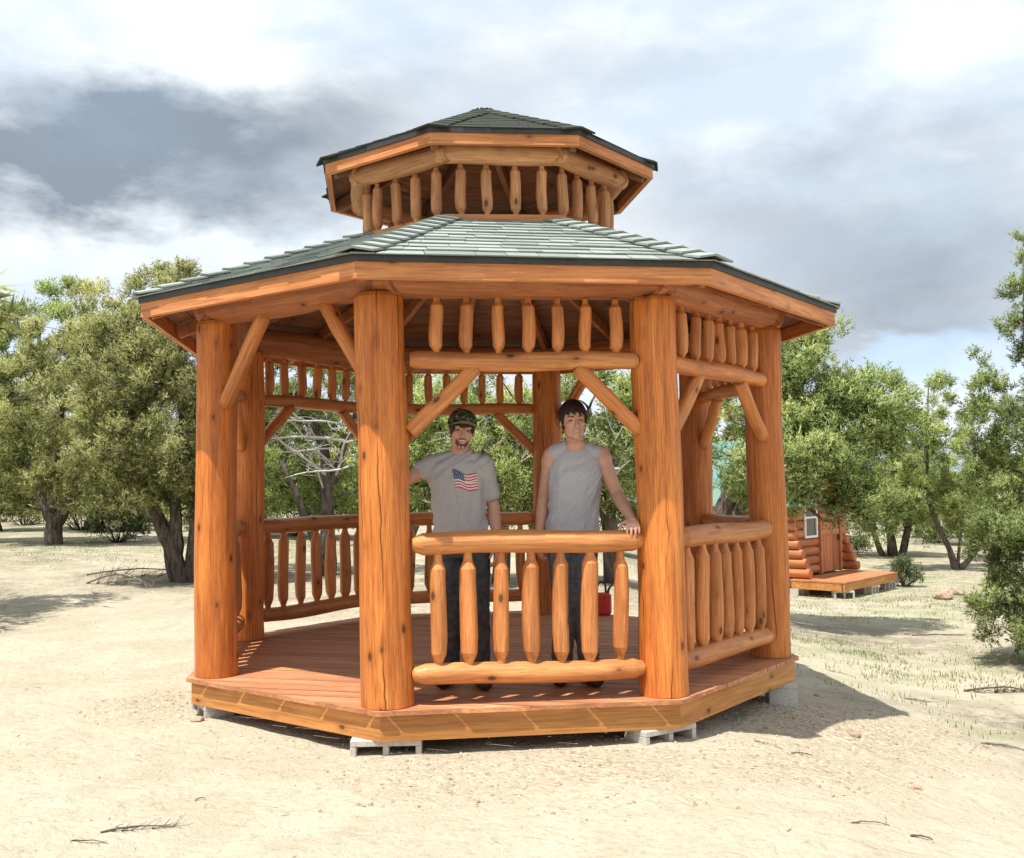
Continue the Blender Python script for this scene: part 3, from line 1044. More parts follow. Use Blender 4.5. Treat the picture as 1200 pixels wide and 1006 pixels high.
def sprays_mesh(name, centres, outs, radii, n_spray, spray_len, leaf, per, upness, g, tip_frac=0.03, spread=0.75, clump_var=0.38, puff=None, ctint=None):
    """foliage: for each clump a burst of sprays, each spray a spindle of small pointed leaves"""
    C = np.asarray(centres)
    O = np.asarray(outs)
    Rr = np.asarray(radii)
    n = len(C)
    idx = np.repeat(np.arange(n), n_spray)
    N = len(idx)
    off = g.normal(size=(N, 3))
    off /= np.linalg.norm(off, axis=1)[:, None] + 1e-9
    off *= (g.random((N, 1)) ** 0.45)
    base = C[idx] + off * Rr[idx][:, None] * spread
    d = off * 0.75 + O[idx] * 0.5 + np.array([0, 0, upness]) + g.normal(size=(N, 3)) * 0.28
    d /= np.linalg.norm(d, axis=1)[:, None] + 1e-9
    ln = spray_len * (0.6 + 0.8 * g.random(N))
    ctint = g.random(n) if ctint is None else ctint
    tint = np.clip(ctint[idx] * clump_var + g.random(N) * (0.85 - clump_var) + 0.05, 0, 0.9)
    tint[g.random(N) < tip_frac] = 0.97
    # leaves
    li = np.repeat(np.arange(N), per)
    Mn = len(li)
    tt = g.random(Mn)
    wdt = (1 - 0.6 * tt) * 0.22 * ln[li]
    rv = g.normal(size=(Mn, 3))
    rv -= d[li] * np.sum(rv * d[li], 1)[:, None]
    rv /= np.linalg.norm(rv, axis=1)[:, None] + 1e-9
    p0 = base[li] + d[li] * (tt * ln[li])[:, None] + rv * (wdt * g.random(Mn))[:, None]
    ld = d[li] * 0.8 + rv * 0.75 + g.normal(size=(Mn, 3)) * 0.25
    ld /= np.linalg.norm(ld, axis=1)[:, None] + 1e-9
    sd = np.cross(ld, g.normal(size=(Mn, 3)))
    sd /= np.linalg.norm(sd, axis=1)[:, None] + 1e-9
    ls = leaf * (0.6 + 0.9 * g.random(Mn))[:, None]
    a = p0 - sd * ls * 0.21
    b = p0 + sd * ls * 0.21
    c = p0 + ld * ls * 1.6
    V = np.stack([a, b, c], 1).reshape(-1, 3).astype(np.float32)
    me = bpy.data.meshes.new(name)
    me.vertices.add(3 * Mn)
    me.vertices.foreach_set('co', V.ravel())
    me.loops.add(3 * Mn)
    me.loops.foreach_set('vertex_index', np.arange(3 * Mn, dtype=np.int32))
    me.polygons.add(Mn)
    me.polygons.foreach_set('loop_start', np.arange(0, 3 * Mn, 3, dtype=np.int32))
    at = me.attributes.new('tint', 'FLOAT', 'FACE')
    tl = np.clip(tint[li] + g.normal(size=Mn) * 0.05 * (tint[li] < 0.93), 0, 1).astype(np.float32)
    at.data.foreach_set('value', tl)
    # leaves of a clump share some of the clump's rounded shading
    fn = np.cross(b - a, c - a)
    fn /= np.linalg.norm(fn, axis=1)[:, None] + 1e-9
    cl = p0 - (C if puff is None else puff)[idx][li]
    cl /= np.linalg.norm(cl, axis=1)[:, None] + 1e-9
    fn *= np.where(np.sum(fn * cl, 1) < 0, -1.0, 1.0)[:, None]
    nn = fn * 0.40 + cl * 0.75 + O[idx][li] * 0.15
    nn /= np.linalg.norm(nn, axis=1)[:, None] + 1e-9
    ca_ = me.attributes.new('custom_normal', 'FLOAT_VECTOR', 'POINT')
    ca_.data.foreach_set('vector', np.repeat(nn, 3, axis=0).astype(np.float32).ravel())
    me.polygons.foreach_set('use_smooth', np.ones(Mn, dtype=bool))
    me.update()
    return me


def juniper(base, lobes, stems, leafmat, label, seed, n_clump=150, n_spray=16, per=9, spray=0.20, leaf=0.045, clump_r=0.26,
            up=0.45, r_trunk=0.15, group=None, name='juniper_tree', skin_bias=0.62, dead=None, limbs=46, extra_clumps=(), fill=0.0, cat='tree', tip=0.03, trunk_ring=0.0, gap=-0.16):
    """lobes: (x, y, z, rx, ry, rz) ellipsoids, relative to base; stems: lists of points relative to base"""
    g = np.random.default_rng(seed)
    rn = random.Random(seed)
    root = thing(name, label, cat, base, 0, group)
    L = np.array(lobes, float)
    wgt = (L[:, 3] * L[:, 4] + L[:, 4] * L[:, 5] + L[:, 3] * L[:, 5])
    wgt = wgt / wgt.sum()
    C, O, Rr = [], [], []
    tries = 0
    PUFF = 6                                            # small clumps that make up one rounded puff
    n_puff = max(12, n_clump // PUFF)
    SC = []
    sep = clump_r * 2.3
    G, TN = [], []
    while len(SC) < n_puff and tries < n_puff * 60:
        tries += 1
        if tries % (n_puff * 6) == 0:
            sep *= 0.88
        k = g.choice(len(L), p=wgt)
        v = g.normal(size=3)
        v /= np.linalg.norm(v)
        rr = skin_bias + (1 - skin_bias) * g.random() ** 0.7
        if g.random() < fill:
            rr = g.random() ** 0.6 * 0.7
        q = L[k, :3] + v * L[k, 3:] * rr
        inside = False
        for j in range(len(L)):
            if j != k and np.sum(((q - L[j, :3]) / L[j, 3:]) ** 2) < 0.30:
                inside = True
                break
        if inside and g.random() > fill:
            continue
        if noise.noise(Vector(q * 1.25) + Vector((seed, 0, 0))) < gap:
            continue                                    # gaps in the crown
        o = (q - L[k, :3]) / L[k, 3:]
        o /= np.linalg.norm(o) + 1e-9
        if SC and np.min(np.sum((np.array(SC) - q) ** 2, 1)) < sep * sep:
            continue
        SC.append(q)
        pr_ = clump_r * (0.75 + 0.6 * g.random())
        tn_ = g.random()
        for _ in range(PUFF):
            v = g.normal(size=3) + o * 0.9 + np.array([0, 0, 0.5])
            v /= np.linalg.norm(v)
            C.append(q + v * pr_ * (0.75 + 0.4 * g.random()) * np.array([1, 1, 0.9]))
            O.append((v + o * 0.5) / np.linalg.norm(v + o * 0.5))
            Rr.append(pr_ * 0.62)
            G.append(q - np.array([0, 0, 0.3 * pr_]))
            TN.append(tn_)
    for e_ in extra_clumps:
        C.append(np.array(e_[:3], float))
        O.append(np.array([0.2, 0, 1.0]))
        Rr.append(e_[3])
        G.append(np.array(e_[:3], float))
        TN.append(0.5)
    # trunk and limbs
    paths, pts = [], []
    for st in stems:
        pl = []
        for i in range(len(st) - 1):
            a, b = Vector(st[i][:3]), Vector(st[i + 1][:3])
            for j in range(4):
                pl.append((a.lerp(b, j / 4) + Vector((rn.uniform(-1, 1), rn.uniform(-1, 1), 0)) * 0.02, st[i][3] + (st[i + 1][3] - st[i][3]) * j / 4))
        pl.append((Vector(st[-1][:3]), st[-1][3]))
        paths.append(pl)
        pts += pl[1:]
    order = list(range(len(C)))
    rn.shuffle(order)
    for i in order[:limbs]:
        q = Vector(C[i])
        best = min(pts, key=lambda s: (s[0] - q).length + max(0, s[0].z - q.z + 0.15) * 1.5)
        ln_ = (q - best[0]).length
        pth = branch_path(best[0], q, min(best[1] * 0.6, 0.012 + 0.022 * ln_), 0.006, 5, 0.10, rn, 0.05)
        paths.append(pth)
        if ln_ < 1.3:
            pts.append(pth[2])
            pts.append(pth[3])
    tr = link('trunk', tubes_mesh('trunk', paths, 10), M['bark'], root)
    cr = link('crown', sprays_mesh('crown', C, O, Rr, n_spray, spray, leaf, per, up, g, tip_frac=tip, puff=np.array(G), ctint=np.array(TN)), leafmat, root)
    if dead:
        dp = []
        for (a, b, r) in dead:
            main = branch_path(a, b, r, r * 0.35, 7, 0.08, rn)
            dp.append(main)
            d_ = Vector(b) - Vector(a)
            for q_ in range(7):
                j = rn.randint(2, 7)
                s = main[j][0]
                dv = (d_.normalized() * rn.uniform(0.1, 0.9) + Vector((rn.uniform(-1, 1), rn.uniform(-.5, .5), rn.uniform(-.5, .9))) * 0.8) * d_.length * rn.uniform(0.15, 0.42)
                sub = branch_path(s, s + dv, r * 0.45, r * 0.12, 5, 0.12, rn)
                dp.append(sub)
                for q2 in range(3):
                    s2 = sub[rn.randint(2, 5)][0]
                    dv2 = (dv.normalized() * 0.6 + Vector((rn.uniform(-1, 1), rn.uniform(-.6, .6), rn.uniform(-.7, .7)))) * dv.length * 0.4
                    dp.append(branch_path(s2, s2 + dv2, r * 0.2, r * 0.08, 3, 0.1, rn))
        link('dead_branch', tubes_mesh('dead_branch', dp, 6), M['deadwood'], root)
    if trunk_ring:
        LITTER.append((base[0], base[1], trunk_ring, 1.0))
    return root


def shrub(base, h, wd, mat, label, seed, name='sagebrush', n=26, group=None, spray=0.14, leaf=0.03, cat='shrub'):
    g = np.random.default_rng(seed)
    rn = random.Random(seed)
    root = thing(name, label, cat, base, 0, group)
    C, O, Rr, paths = [], [], [], []
    for i in range(n):
        a, rr = g.random() * 6.28, g.random() ** 0.5
        q = np.array([math.cos(a) * rr * wd * 0.5, math.sin(a) * rr * wd * 0.5, h * (0.10 + 0.80 * (1 - 0.6 * rr * rr) * g.random() ** 0.7)])
        C.append(q)
        O.append(np.array([q[0] / wd, q[1] / wd, 0.5]))
        Rr.append(0.16 * wd + 0.03)
        paths.append(branch_path((q[0] * 0.12, q[1] * 0.12, -0.03), q, 0.012, 0.004, 4, 0.1, rn))
    link('stem', tubes_mesh('stem', paths, 5), M['bark'], root)
    link('foliage', sprays_mesh('foliage', C, O, Rr, 12, spray, leaf, 9, 0.7, g), mat, root)
    return root


def stand(px, Y):
    X = (px - 600) / 1190.67 * Y
    return Vector((X, Y, ground_z(X, Y)))


# --- left: the two big round junipers
B1 = on_ground(62, 638)
D1 = B1.y
k1 = D1 / 1190.67                                       # metres per photograph pixel at that distance


def P(px, py, base, dy=0.0):
    """a point relative to base, seen at a photograph pixel, dy metres nearer or farther than the base"""
    q = at_depth(px, py, base.y + dy)
    return (q.x - base.x, q.y - base.y, q.z - base.z)


def lobe(px, py, rpx, rpy, base, dy=0.0, ry=None):
    c = P(px, py, base, dy)
    k = (base.y + dy) / 1190.67
    return (*c, rpx * k, (ry if ry is not None else rpx * k * 0.95), rpy * k)


juniper(B1, [lobe(95, 410, 55, 62, B1), lobe(45, 490, 52, 66, B1, -0.4), lobe(120, 500, 60, 62, B1, -0.6), lobe(95, 548, 55, 30, B1, -0.5), lobe(150, 440, 50, 66, B1, 0.6), lobe(30, 550, 34, 24, B1, 0.2), lobe(110, 375, 40, 34, B1, 0.2), lobe(18, 585, 26, 20, B1, -0.4), lobe(118, 588, 30, 17, B1, -0.7)],
        [[(0, 0, -0.1, 0.22), (0.02, 0, 0.55, 0.16), (*P(50, 590, B1)[:3], 0.12), (*P(35, 540, B1), 0.10)],
         [(0.02, 0, 0.40, 0.17), (*P(88, 570, B1), 0.11), (*P(110, 500, B1), 0.09), (*P(115, 430, B1), 0.05)],
         [(*P(60, 605, B1), 0.12), (*P(66, 530, B1), 0.08), (*P(80, 440, B1), 0.05)]],
        M['leaf_olive'], 'wide olive juniper with a forked dark trunk, leftmost big tree on the sand', 21, n_clump=620, n_spray=14, per=17, spray=0.20, leaf=0.040, clump_r=0.27, up=0.5, limbs=70, fill=0.12, trunk_ring=2.2)
B2 = on_ground(213, 682)
juniper(B2, [lobe(205, 365, 40, 48, B2), lobe(150, 440, 52, 66, B2, -0.2), lobe(215, 440, 52, 75, B2, -0.4), lobe(140, 525, 42, 52, B2, -0.4), lobe(218, 525, 48, 55, B2, -0.5), lobe(265, 500, 40, 80, B2, 0.3), lobe(140, 583, 26, 20, B2, -0.6), lobe(240, 585, 30, 24, B2, 0.3)],
        [[(0, 0, -0.1, 0.16), (*P(200, 640, B2), 0.12), (*P(178, 595, B2), 0.09), (*P(160, 555, B2), 0.08), (*P(150, 450, B2), 0.04)],
         [(*P(206, 655, B2), 0.10), (*P(207, 590, B2), 0.08), (*P(215, 500, B2), 0.08), (*P(208, 390, B2), 0.04)],
         [(0.12, 0.02, -0.05, 0.10), (*P(226, 620, B2), 0.08), (*P(238, 540, B2), 0.05)]],
        M['leaf_olive'], 'tall olive juniper leaning left, right beside the left post of the gazebo', 22, n_clump=680, n_spray=14, per=20, spray=0.155, leaf=0.031, clump_r=0.20, up=0.5, limbs=90, fill=0.12, trunk_ring=1.6)
B3 = on_ground(-30, 636)
juniper(B3, [lobe(45, 400, 22, 60, B3), lobe(80, 395, 20, 55, B3), lobe(10, 430, 32, 66, B3), lobe(-30, 470, 50, 90, B3), lobe(15, 520, 40, 70, B3)],
        [[(0, 0, -0.1, 0.3), (*P(-20, 560, B3), 0.2), (*P(10, 450, B3), 0.08)], [(*P(-20, 570, B3), 0.15), (*P(45, 430, B3), 0.06), (*P(46, 360, B3), 0.02)], [(*P(-10, 520, B3), 0.1), (*P(80, 420, B3), 0.04), (*P(80, 360, B3), 0.02)]],
        M['leaf_green'], 'darker juniper with two pointed tops behind the leftmost big tree', 23, n_clump=420, n_spray=13, per=14, spray=0.24, leaf=0.052, clump_r=0.28, up=0.8, limbs=50, fill=0.2, trunk_ring=2.0)

# --- behind the gazebo
BA = stand(385, 17.0)
juniper(BA, [lobe(330, 450, 50, 40, BA), lobe(395, 470, 50, 55, BA, 0.5), lobe(320, 560, 44, 30, BA, 1.0), lobe(410, 565, 42, 26, BA, 0.8), lobe(440, 440, 44, 46, BA)],
        [[(0, 0, -0.1, 0.14), (*P(384, 590, BA), 0.10), (*P(380, 520, BA), 0.08), (*P(340, 460, BA), 0.04)], [(*P(384, 580, BA), 0.07), (*P(410, 500, BA), 0.05), (*P(440, 450, BA), 0.03)],
         [(0.05, 0, -.05, 0.08), (*P(350, 590, BA), 0.06), (*P(330, 540, BA), 0.03)]],
        M['leaf_green'], 'juniper with bleached bare branches seen through the left rear bay of the gazebo', 31, n_clump=330, n_spray=13, per=16, spray=0.16, leaf=0.035, clump_r=0.21, limbs=70, fill=0.1,
        dead=[(P(385, 560, BA), P(318, 505, BA, -0.9), 0.035), (P(390, 545, BA), P(345, 498, BA, -0.9), 0.030), (P(392, 560, BA), P(415, 500, BA, -0.9), 0.028), (P(380, 575, BA), P(362, 535, BA, -0.7), 0.022), (P(400, 530, BA), P(330, 530, BA, -0.9), 0.02), (P(415, 520, BA), P(310, 515, BA, -1.3), 0.03), (P(410, 500, BA), P(320, 490, BA, -1.3), 0.024), (P(412, 545, BA), P(335, 560, BA, -1.2), 0.022)], trunk_ring=1.4)
BB = stand(585, 15.5)
juniper(BB, [lobe(510, 500, 46, 40, BB), lobe(560, 535, 52, 45, BB, -0.5), lobe(600, 490, 45, 34, BB), lobe(520, 580, 40, 28, BB, -0.3), lobe(610, 575, 40, 30, BB, -0.2), lobe(570, 455, 26, 22, BB)],
        [[(0, 0, -0.1, 0.14), (*P(588, 590, BB), 0.11), (*P(560, 520, BB), 0.07), (*P(520, 490, BB), 0.04)], [(*P(588, 590, BB), 0.08), (*P(612, 520, BB), 0.05), (*P(605, 470, BB), 0.03)]],
        M['leaf_bright'], 'bright green juniper seen between the two men behind the gazebo', 32, n_clump=360, n_spray=13, per=16, spray=0.16, leaf=0.034, clump_r=0.20, limbs=60, fill=0.1,
        dead=[(P(590, 540, BB), P(555, 520, BB, -0.9), 0.025), (P(605, 560, BB), P(560, 575, BB, -0.8), 0.02), (P(595, 500, BB), P(620, 478, BB, -0.5), 0.022), (P(600, 590, BB), P(530, 560, BB, -1.1), 0.028), (P(600, 545, BB), P(548, 500, BB, -1.2), 0.026), (P(596, 560, BB), P(618, 530, BB, -1.2), 0.022)], trunk_ring=1.4)
BC = stand(715, 16.0)
juniper(BC, [lobe(700, 480, 50, 42, BC), lobe(735, 530, 45, 55, BC, -0.3), lobe(660, 540, 42, 50, BC), lobe(705, 585, 44, 28, BC, -0.2), lobe(775, 500, 45, 50, BC)],
        [[(0, 0, -0.1, 0.15), (*P(712, 600, BC), 0.12), (*P(700, 540, BC), 0.07), (*P(690, 480, BC), 0.04)], [(*P(713, 605, BC), 0.08), (*P(740, 550, BC), 0.05), (*P(765, 500, BC), 0.03)]],
        M['leaf_bright'], 'bright green juniper beside the right man, behind the open rear bay', 33, n_clump=370, n_spray=13, per=16, spray=0.16, leaf=0.034, clump_r=0.20, limbs=60, fill=0.1,
        dead=[(P(712, 570, BC), P(735, 520, BC, -0.8), 0.022), (P(712, 590, BC), P(732, 585, BC, -0.8), 0.02), (P(705, 600, BC), P(738, 540, BC, -1.2), 0.024), (P(690, 585, BC), P(730, 500, BC, -1.2), 0.02)], trunk_ring=1.4)

# --- right side
BD = stand(832, 15.2)
juniper(BD, [lobe(960, 440, 42, 40, BD, -0.2), lobe(905, 470, 45, 60, BD), lobe(1000, 495, 48, 50, BD, -0.3), lobe(935, 530, 55, 42, BD, -0.4), lobe(865, 500, 32, 36, BD), lobe(985, 548, 45, 30, BD, -0.5), lobe(1032, 470, 22, 20, BD), lobe(950, 545, 40, 26, BD, -0.9), lobe(935, 410, 25, 24, BD), lobe(900, 545, 34, 36, BD, -0.6), lobe(1010, 590, 28, 24, BD, -0.6), lobe(975, 480, 40, 40, BD)],
        [[(0, 0, -0.1, 0.15), (*P(842, 610, BD), 0.13), (*P(862, 560, BD), 0.10), (*P(905, 500, BD), 0.07), (*P(955, 430, BD), 0.03)],
         [(0.12, 0.05, -0.1, 0.14), (*P(862, 600, BD), 0.12), (*P(900, 555, BD), 0.09), (*P(960, 540, BD), 0.06), (*P(1010, 500, BD), 0.03)],
         [(*P(900, 555, BD), 0.06), (*P(940, 590, BD), 0.03), (*P(965, 610, BD), 0.015)]],
        M['leaf_green'], 'big spreading green juniper just right of the gazebo roof, overhanging the cabin', 41, n_clump=720, n_spray=13, per=16, spray=0.165, leaf=0.033, clump_r=0.21, up=0.4, limbs=110, fill=0.12,
        dead=[(P(930, 560, BD), P(965, 600, BD, -0.6), 0.022), (P(955, 570, BD), P(985, 612, BD, -0.6), 0.016)], trunk_ring=1.3)
LITTER.append((4.6, 14.0, 1.9, 0.9))
BE = on_ground(1122, 668)
juniper(BE, [lobe(1090, 470, 16, 34, BE), lobe(1070, 530, 40, 44, BE), lobe(1120, 560, 40, 44, BE, -0.2), lobe(1060, 590, 34, 26, BE), lobe(1150, 520, 26, 40, BE)],
        [[(0, 0, -0.1, 0.10), (*P(1108, 635, BE), 0.07), (*P(1085, 580, BE), 0.05), (*P(1088, 450, BE), 0.015)], [(0.03, 0, -0.05, 0.09), (*P(1145, 645, BE), 0.05), (*P(1158, 560, BE), 0.03)],
         [(0.0, 0, 0.1, 0.05), (*P(1130, 600, BE), 0.03)]],
        M['leaf_bright'], 'light green juniper with a spiky top and dark forked stems', 42, gap=0.06, n_clump=330, n_spray=13, per=15, spray=0.20, leaf=0.043, clump_r=0.22, up=0.8, limbs=60, fill=0.1, trunk_ring=1.6)
BF = on_ground(1048, 652)
juniper(BF, [lobe(1035, 555, 46, 36, BF), lobe(1010, 600, 34, 32, BF, -0.4), lobe(1070, 595, 36, 34, BF, -0.3), lobe(1040, 520, 28, 26, BF)],
        [[(0, 0, -0.1, 0.16), (*P(1040, 610, BF), 0.10), (*P(1030, 550, BF), 0.05)], [(0.2, 0, -0.1, 0.13), (*P(1066, 610, BF), 0.08), (*P(1070, 570, BF), 0.04)], [(-0.3, 0, -.1, 0.1), (*P(1020, 615, BF), 0.06), (*P(1008, 590, BF), 0.03)]],
        M['leaf_green'], 'bushy juniper with several dark stems standing beyond the cabin deck', 43, gap=0.02, n_clump=340, n_spray=13, per=14, spray=0.24, leaf=0.055, clump_r=0.29, limbs=50, fill=0.15, trunk_ring=2.0)
BG = on_ground(1222, 775)
juniper(BG, [lobe(1205, 400, 38, 40, BG), lobe(1190, 480, 42, 60, BG, -0.1), lobe(1235, 560, 70, 110, BG), lobe(1175, 560, 34, 30, BG, -0.2), lobe(1190, 640, 44, 50, BG, -0.3), lobe(1200, 715, 46, 34, BG, -0.3), lobe(1265, 420, 60, 110, BG), lobe(1240, 690, 60, 60, BG), lobe(1212, 335, 24, 36, BG), lobe(1188, 415, 26, 26, BG, -0.1), lobe(1172, 505, 24, 24, BG, -0.1)],
        [[(0, 0, -0.1, 0.13), (*P(1225, 680, BG), 0.10), (*P(1222, 560, BG), 0.07), (*P(1205, 420, BG), 0.04), (*P(1200, 300, BG), 0.012)], [(*P(1225, 640, BG), 0.06), (*P(1180, 580, BG), 0.03)], [(*P(1222, 600, BG), 0.05), (*P(1270, 460, BG), 0.03)]],
        M['leaf_green'], 'dark green juniper with long sprays cut off by the right edge', 44, n_clump=900, n_spray=14, per=18, spray=0.125, leaf=0.023, clump_r=0.125, up=0.5, limbs=90, fill=0.2,
        extra_clumps=[(*P(1192, 283, BG), 0.05), (*P(1203, 290, BG), 0.07), (*P(1196, 345, BG), 0.08), (*P(1188, 335, BG), 0.05), (*P(1172, 385, BG), 0.06), (*P(1178, 395, BG), 0.08), (*P(1152, 430, BG), 0.06), (*P(1142, 420, BG), 0.05), (*P(1160, 445, BG), 0.08), (*P(1150, 540, BG), 0.06), (*P(1210, 310, BG), 0.09), (*P(1208, 350, BG), 0.11)], trunk_ring=1.0)

# --- the open woodland further off: three small crowns, copied tree by tree
protos = []
for i, (mat, lab) in enumerate(((M['leaf_olive'], 'distant olive juniper in the open woodland'), (M['leaf_green'], 'distant green juniper in the open woodland'), (M['leaf_bright'], 'distant pale green juniper in the open woodland'))):
    rn = random.Random(60 + i)
    lb = [(rn.uniform(-.5, .5), rn.uniform(-.5, .5), 1.9 + rn.uniform(-.5, .7), rn.uniform(0.8, 1.2), rn.uniform(0.8, 1.2), rn.uniform(0.7, 1.1)) for _ in range(5)]
    protos.append((juniper(Vector((0, 0, 0)), lb, [[(0, 0, -0.2, 0.17), (0.1, 0, 0.8, 0.12), (0.2, 0.1, 1.9, 0.06)], [(0.0, 0, 0.3, 0.1), (-0.5, 0, 1.6, 0.05)]], mat, lab, 70 + i,
                           n_clump=170, n_spray=12, per=9, spray=0.28, leaf=0.085, clump_r=0.33, limbs=30, fill=0.2), lab))
far_spots = [(-4, 31, 1.25, 0, 'distant olive juniper at the left edge below the pointed dark juniper'),
             (150, 38, 1.15, 1, 'distant green juniper glimpsed through the crown of the leaning juniper'),
             (118, 30, 0.8, 2, 'distant pale green juniper standing between the two big left trunks'),
             (255, 36, 1.2, 0, 'distant olive juniper showing behind the forks of the leaning trunk'),
             (305, 27, 1.05, 1, 'distant green juniper in the left rear bay next to the rear post'),
             (430, 27, 1.1, 0, 'distant olive juniper standing behind the bleached bare branches'),
             (480, 24, 1.0, 1, 'distant green juniper showing close beside the front left post'),
             (630, 26, 1.05, 0, 'distant olive juniper seen between the men next to the rear middle post'),
             (760, 27, 1.1, 2, 'distant pale green juniper seen between the sleeveless man and the front right post'),
             (860, 38, 1.3, 0, 'distant olive juniper above the right handrail behind the cabin roof'),
             (1090, 42, 1.0, 2, 'distant pale green juniper just left of the forked dark stems'),
             (1150, 36, 0.95, 0, 'small distant olive juniper between the forked dark stems'),
             (1180, 30, 1.0, 1, 'distant green juniper between the spiky juniper and the right edge juniper')]
used = [False] * 3
rn = random.Random(5)
for px, Y, s, pi_, lab in far_spots:
    proto = protos[pi_][0]
    if not used[pi_]:
        o = proto
        used[pi_] = True
    else:
        o = proto.copy()
        COL.objects.link(o)
        for ch in list(proto.children):
            c_ = ch.copy()
            COL.objects.link(c_)
            c_.parent = o
    o.location = stand(px, Y)
    o.rotation_euler = (0, 0, rn.uniform(0, 6.28))
    o.scale = (s, s, s * rn.uniform(0.85, 1.1))
    o['group'] = 'distant junipers in the open woodland'
    o['label'] = lab
    LITTER.append((o.location.x, o.location.y, 1.7 * s, 0.9))

# the tree just out of the picture on the left, whose shade lies on the sand
o = protos[0][0].copy()
COL.objects.link(o)
for ch in list(protos[0][0].children):
    c_ = ch.copy()
    COL.objects.link(c_)
    c_.parent = o
o.location = (-8.0, 10.6, ground_z(-8.0, 10.6))
o.scale = (1.4, 1.4, 1.4)
o.rotation_euler = (0, 0, 1.0)
o['label'] = 'olive juniper just past the left edge, casting the patch of shade on the sand'
del o['group']
LITTER.append((-7.4, 11.2, 2.2, 0.7))

# --- the far edge of the woodland, one mass
gw = np.random.default_rng(99)
C_, O_, R2_, TN_ = [], [], [], []
for i in range(420):
    aa = gw.uniform(-0.95, 0.95)
    dd = gw.uniform(62, 150)
    X_, Y_ = math.sin(aa) * dd, math.cos(aa) * dd
    if abs(X_ - 30) < 6 and Y_ > 50:
        continue
    hz_ = gw.uniform(2.0, 4.2)
    wz_ = gw.uniform(1.2, 2.4)
    gz_ = ground_z(X_, Y_)
    tn_ = gw.random()
    for _ in range(7):
        v_ = gw.normal(size=3)
        v_ /= np.linalg.norm(v_)
        C_.append((X_ + v_[0] * wz_ * 0.6, Y_ + v_[1] * wz_ * 0.6, gz_ + hz_ * 0.5 + v_[2] * hz_ * 0.38))
        O_.append(v_)
        R2_.append(wz_ * 0.5)
        TN_.append(tn_)
tag(link('distant_woods', sprays_mesh('distant_woods', C_, O_, R2_, 9, 0.7, 0.26, 6, 0.5, gw, ctint=np.array(TN_)), M['leaf_green']), kind='stuff')

# --- shrubs
shrub(on_ground(1060, 688), 0.62, 0.62, M['leaf_sage'], 'round sagebrush at the right end of the cabin deck', 81, n=34, spray=0.16, leaf=0.036)
shrub(on_ground(138, 636), 0.95, 1.2, M['leaf_sage'], 'grey green sagebrush between the two big left junipers', 82, n=40, spray=0.22, leaf=0.05)
shrub(on_ground(8, 612), 1.2, 2.4, M['leaf_bright'], 'low green bush at the left edge under the leftmost big tree', 83, n=40, spray=0.26, leaf=0.06, name='green_bush')
shrub(on_ground(165, 622), 1.0, 1.6, M['leaf_bright'], 'low green bush behind the leaning juniper trunk', 84, n=40, spray=0.24, leaf=0.055, name='green_bush')
shrub(on_ground(345, 628), 1.4, 1.5, M['leaf_bright'], 'bright green bush seen above the left rear railing', 85, n=44, spray=0.24, leaf=0.05, name='green_bush')
shrub(stand(96, 31), 1.9, 2.6, M['leaf_green'], 'dark green bush right behind the forked trunk of the leftmost big tree', 87, n=56, spray=0.30, leaf=0.07, name='green_bush')
shrub(stand(190, 34), 2.1, 3.0, M['leaf_olive'], 'olive bush closing the gap left of the leaning trunk', 88, n=60, spray=0.30, leaf=0.07, name='green_bush')
shrub(stand(30, 36), 2.0, 3.4, M['leaf_olive'], 'wide olive bush left of the forked trunk near the left edge', 89, n=60, spray=0.30, leaf=0.07, name='green_bush')
shrub(stand(238, 30), 1.5, 2.0, M['leaf_green'], 'green bush just right of the leaning trunk, by the left post', 90, n=44, spray=0.26, leaf=0.06, name='green_bush')
shrub(stand(1095, 38), 1.5, 3.0, M['leaf_bright'], 'pale green bush low behind the forked dark stems', 91, n=50, spray=0.28, leaf=0.07, name='green_bush')
shrub(on_ground(1000, 650), 0.5, 0.9, M['leaf_sage'], 'small sage tuft behind the cabin deck', 86, n=20, spray=0.18, leaf=0.045)
GREEN += [(3.6, 12.2, 1.8, 1.0), (5.0, 12.0, 1.6, 0.8), (7.5, 18, 3.0, 1.0), (9, 22, 4, 1.0), (3.2, 9.6, 0.8, .6), (3.8, 8.2, 0.6, .6), (-8, 22, 4, 0.9), (-3, 24, 5, 0.8), (2, 26, 6, 0.8), (-13, 30, 6, 0.9), (10, 32, 8, 1.0), (0, 45, 14, .9), (16, 50, 16, 1.0), (-20, 55, 18, .9),
          (4.1, 7.2, 0.5, 0.5), (4.4, 10.6, 1.0, .6)]
LITTER += [(3.9, 6.75, 0.55, 1.0), (4.3, 8.7, 0.9, 0.9), (-6.0, 16.3, 1.3, 1.0), (-8.0, 14.2, 1.6, 0.8), (-9.5, 18.5, 2.5, 0.8), (2.9, 8.6, 0.7, 0.45), (3.4, 7.6, 0.5, 0.4), (-4.6, 19, 2.0, .7), (1.8, 14, 2, .6), (-2.0, 14, 2.5, .7)]
GRAVEL += [(2.25, 6.9, 0.85, 1.0), (1.6, 5.7, 0.5, 0.8), (-0.45, 5.35, 0.45, 0.7), (0.4, 5.5, 0.7, 0.8), (-2.45, 7.1, 0.45, 0.8), (2.9, 7.6, 0.5, 0.7), (0, 7, 1.8, 0.6)]

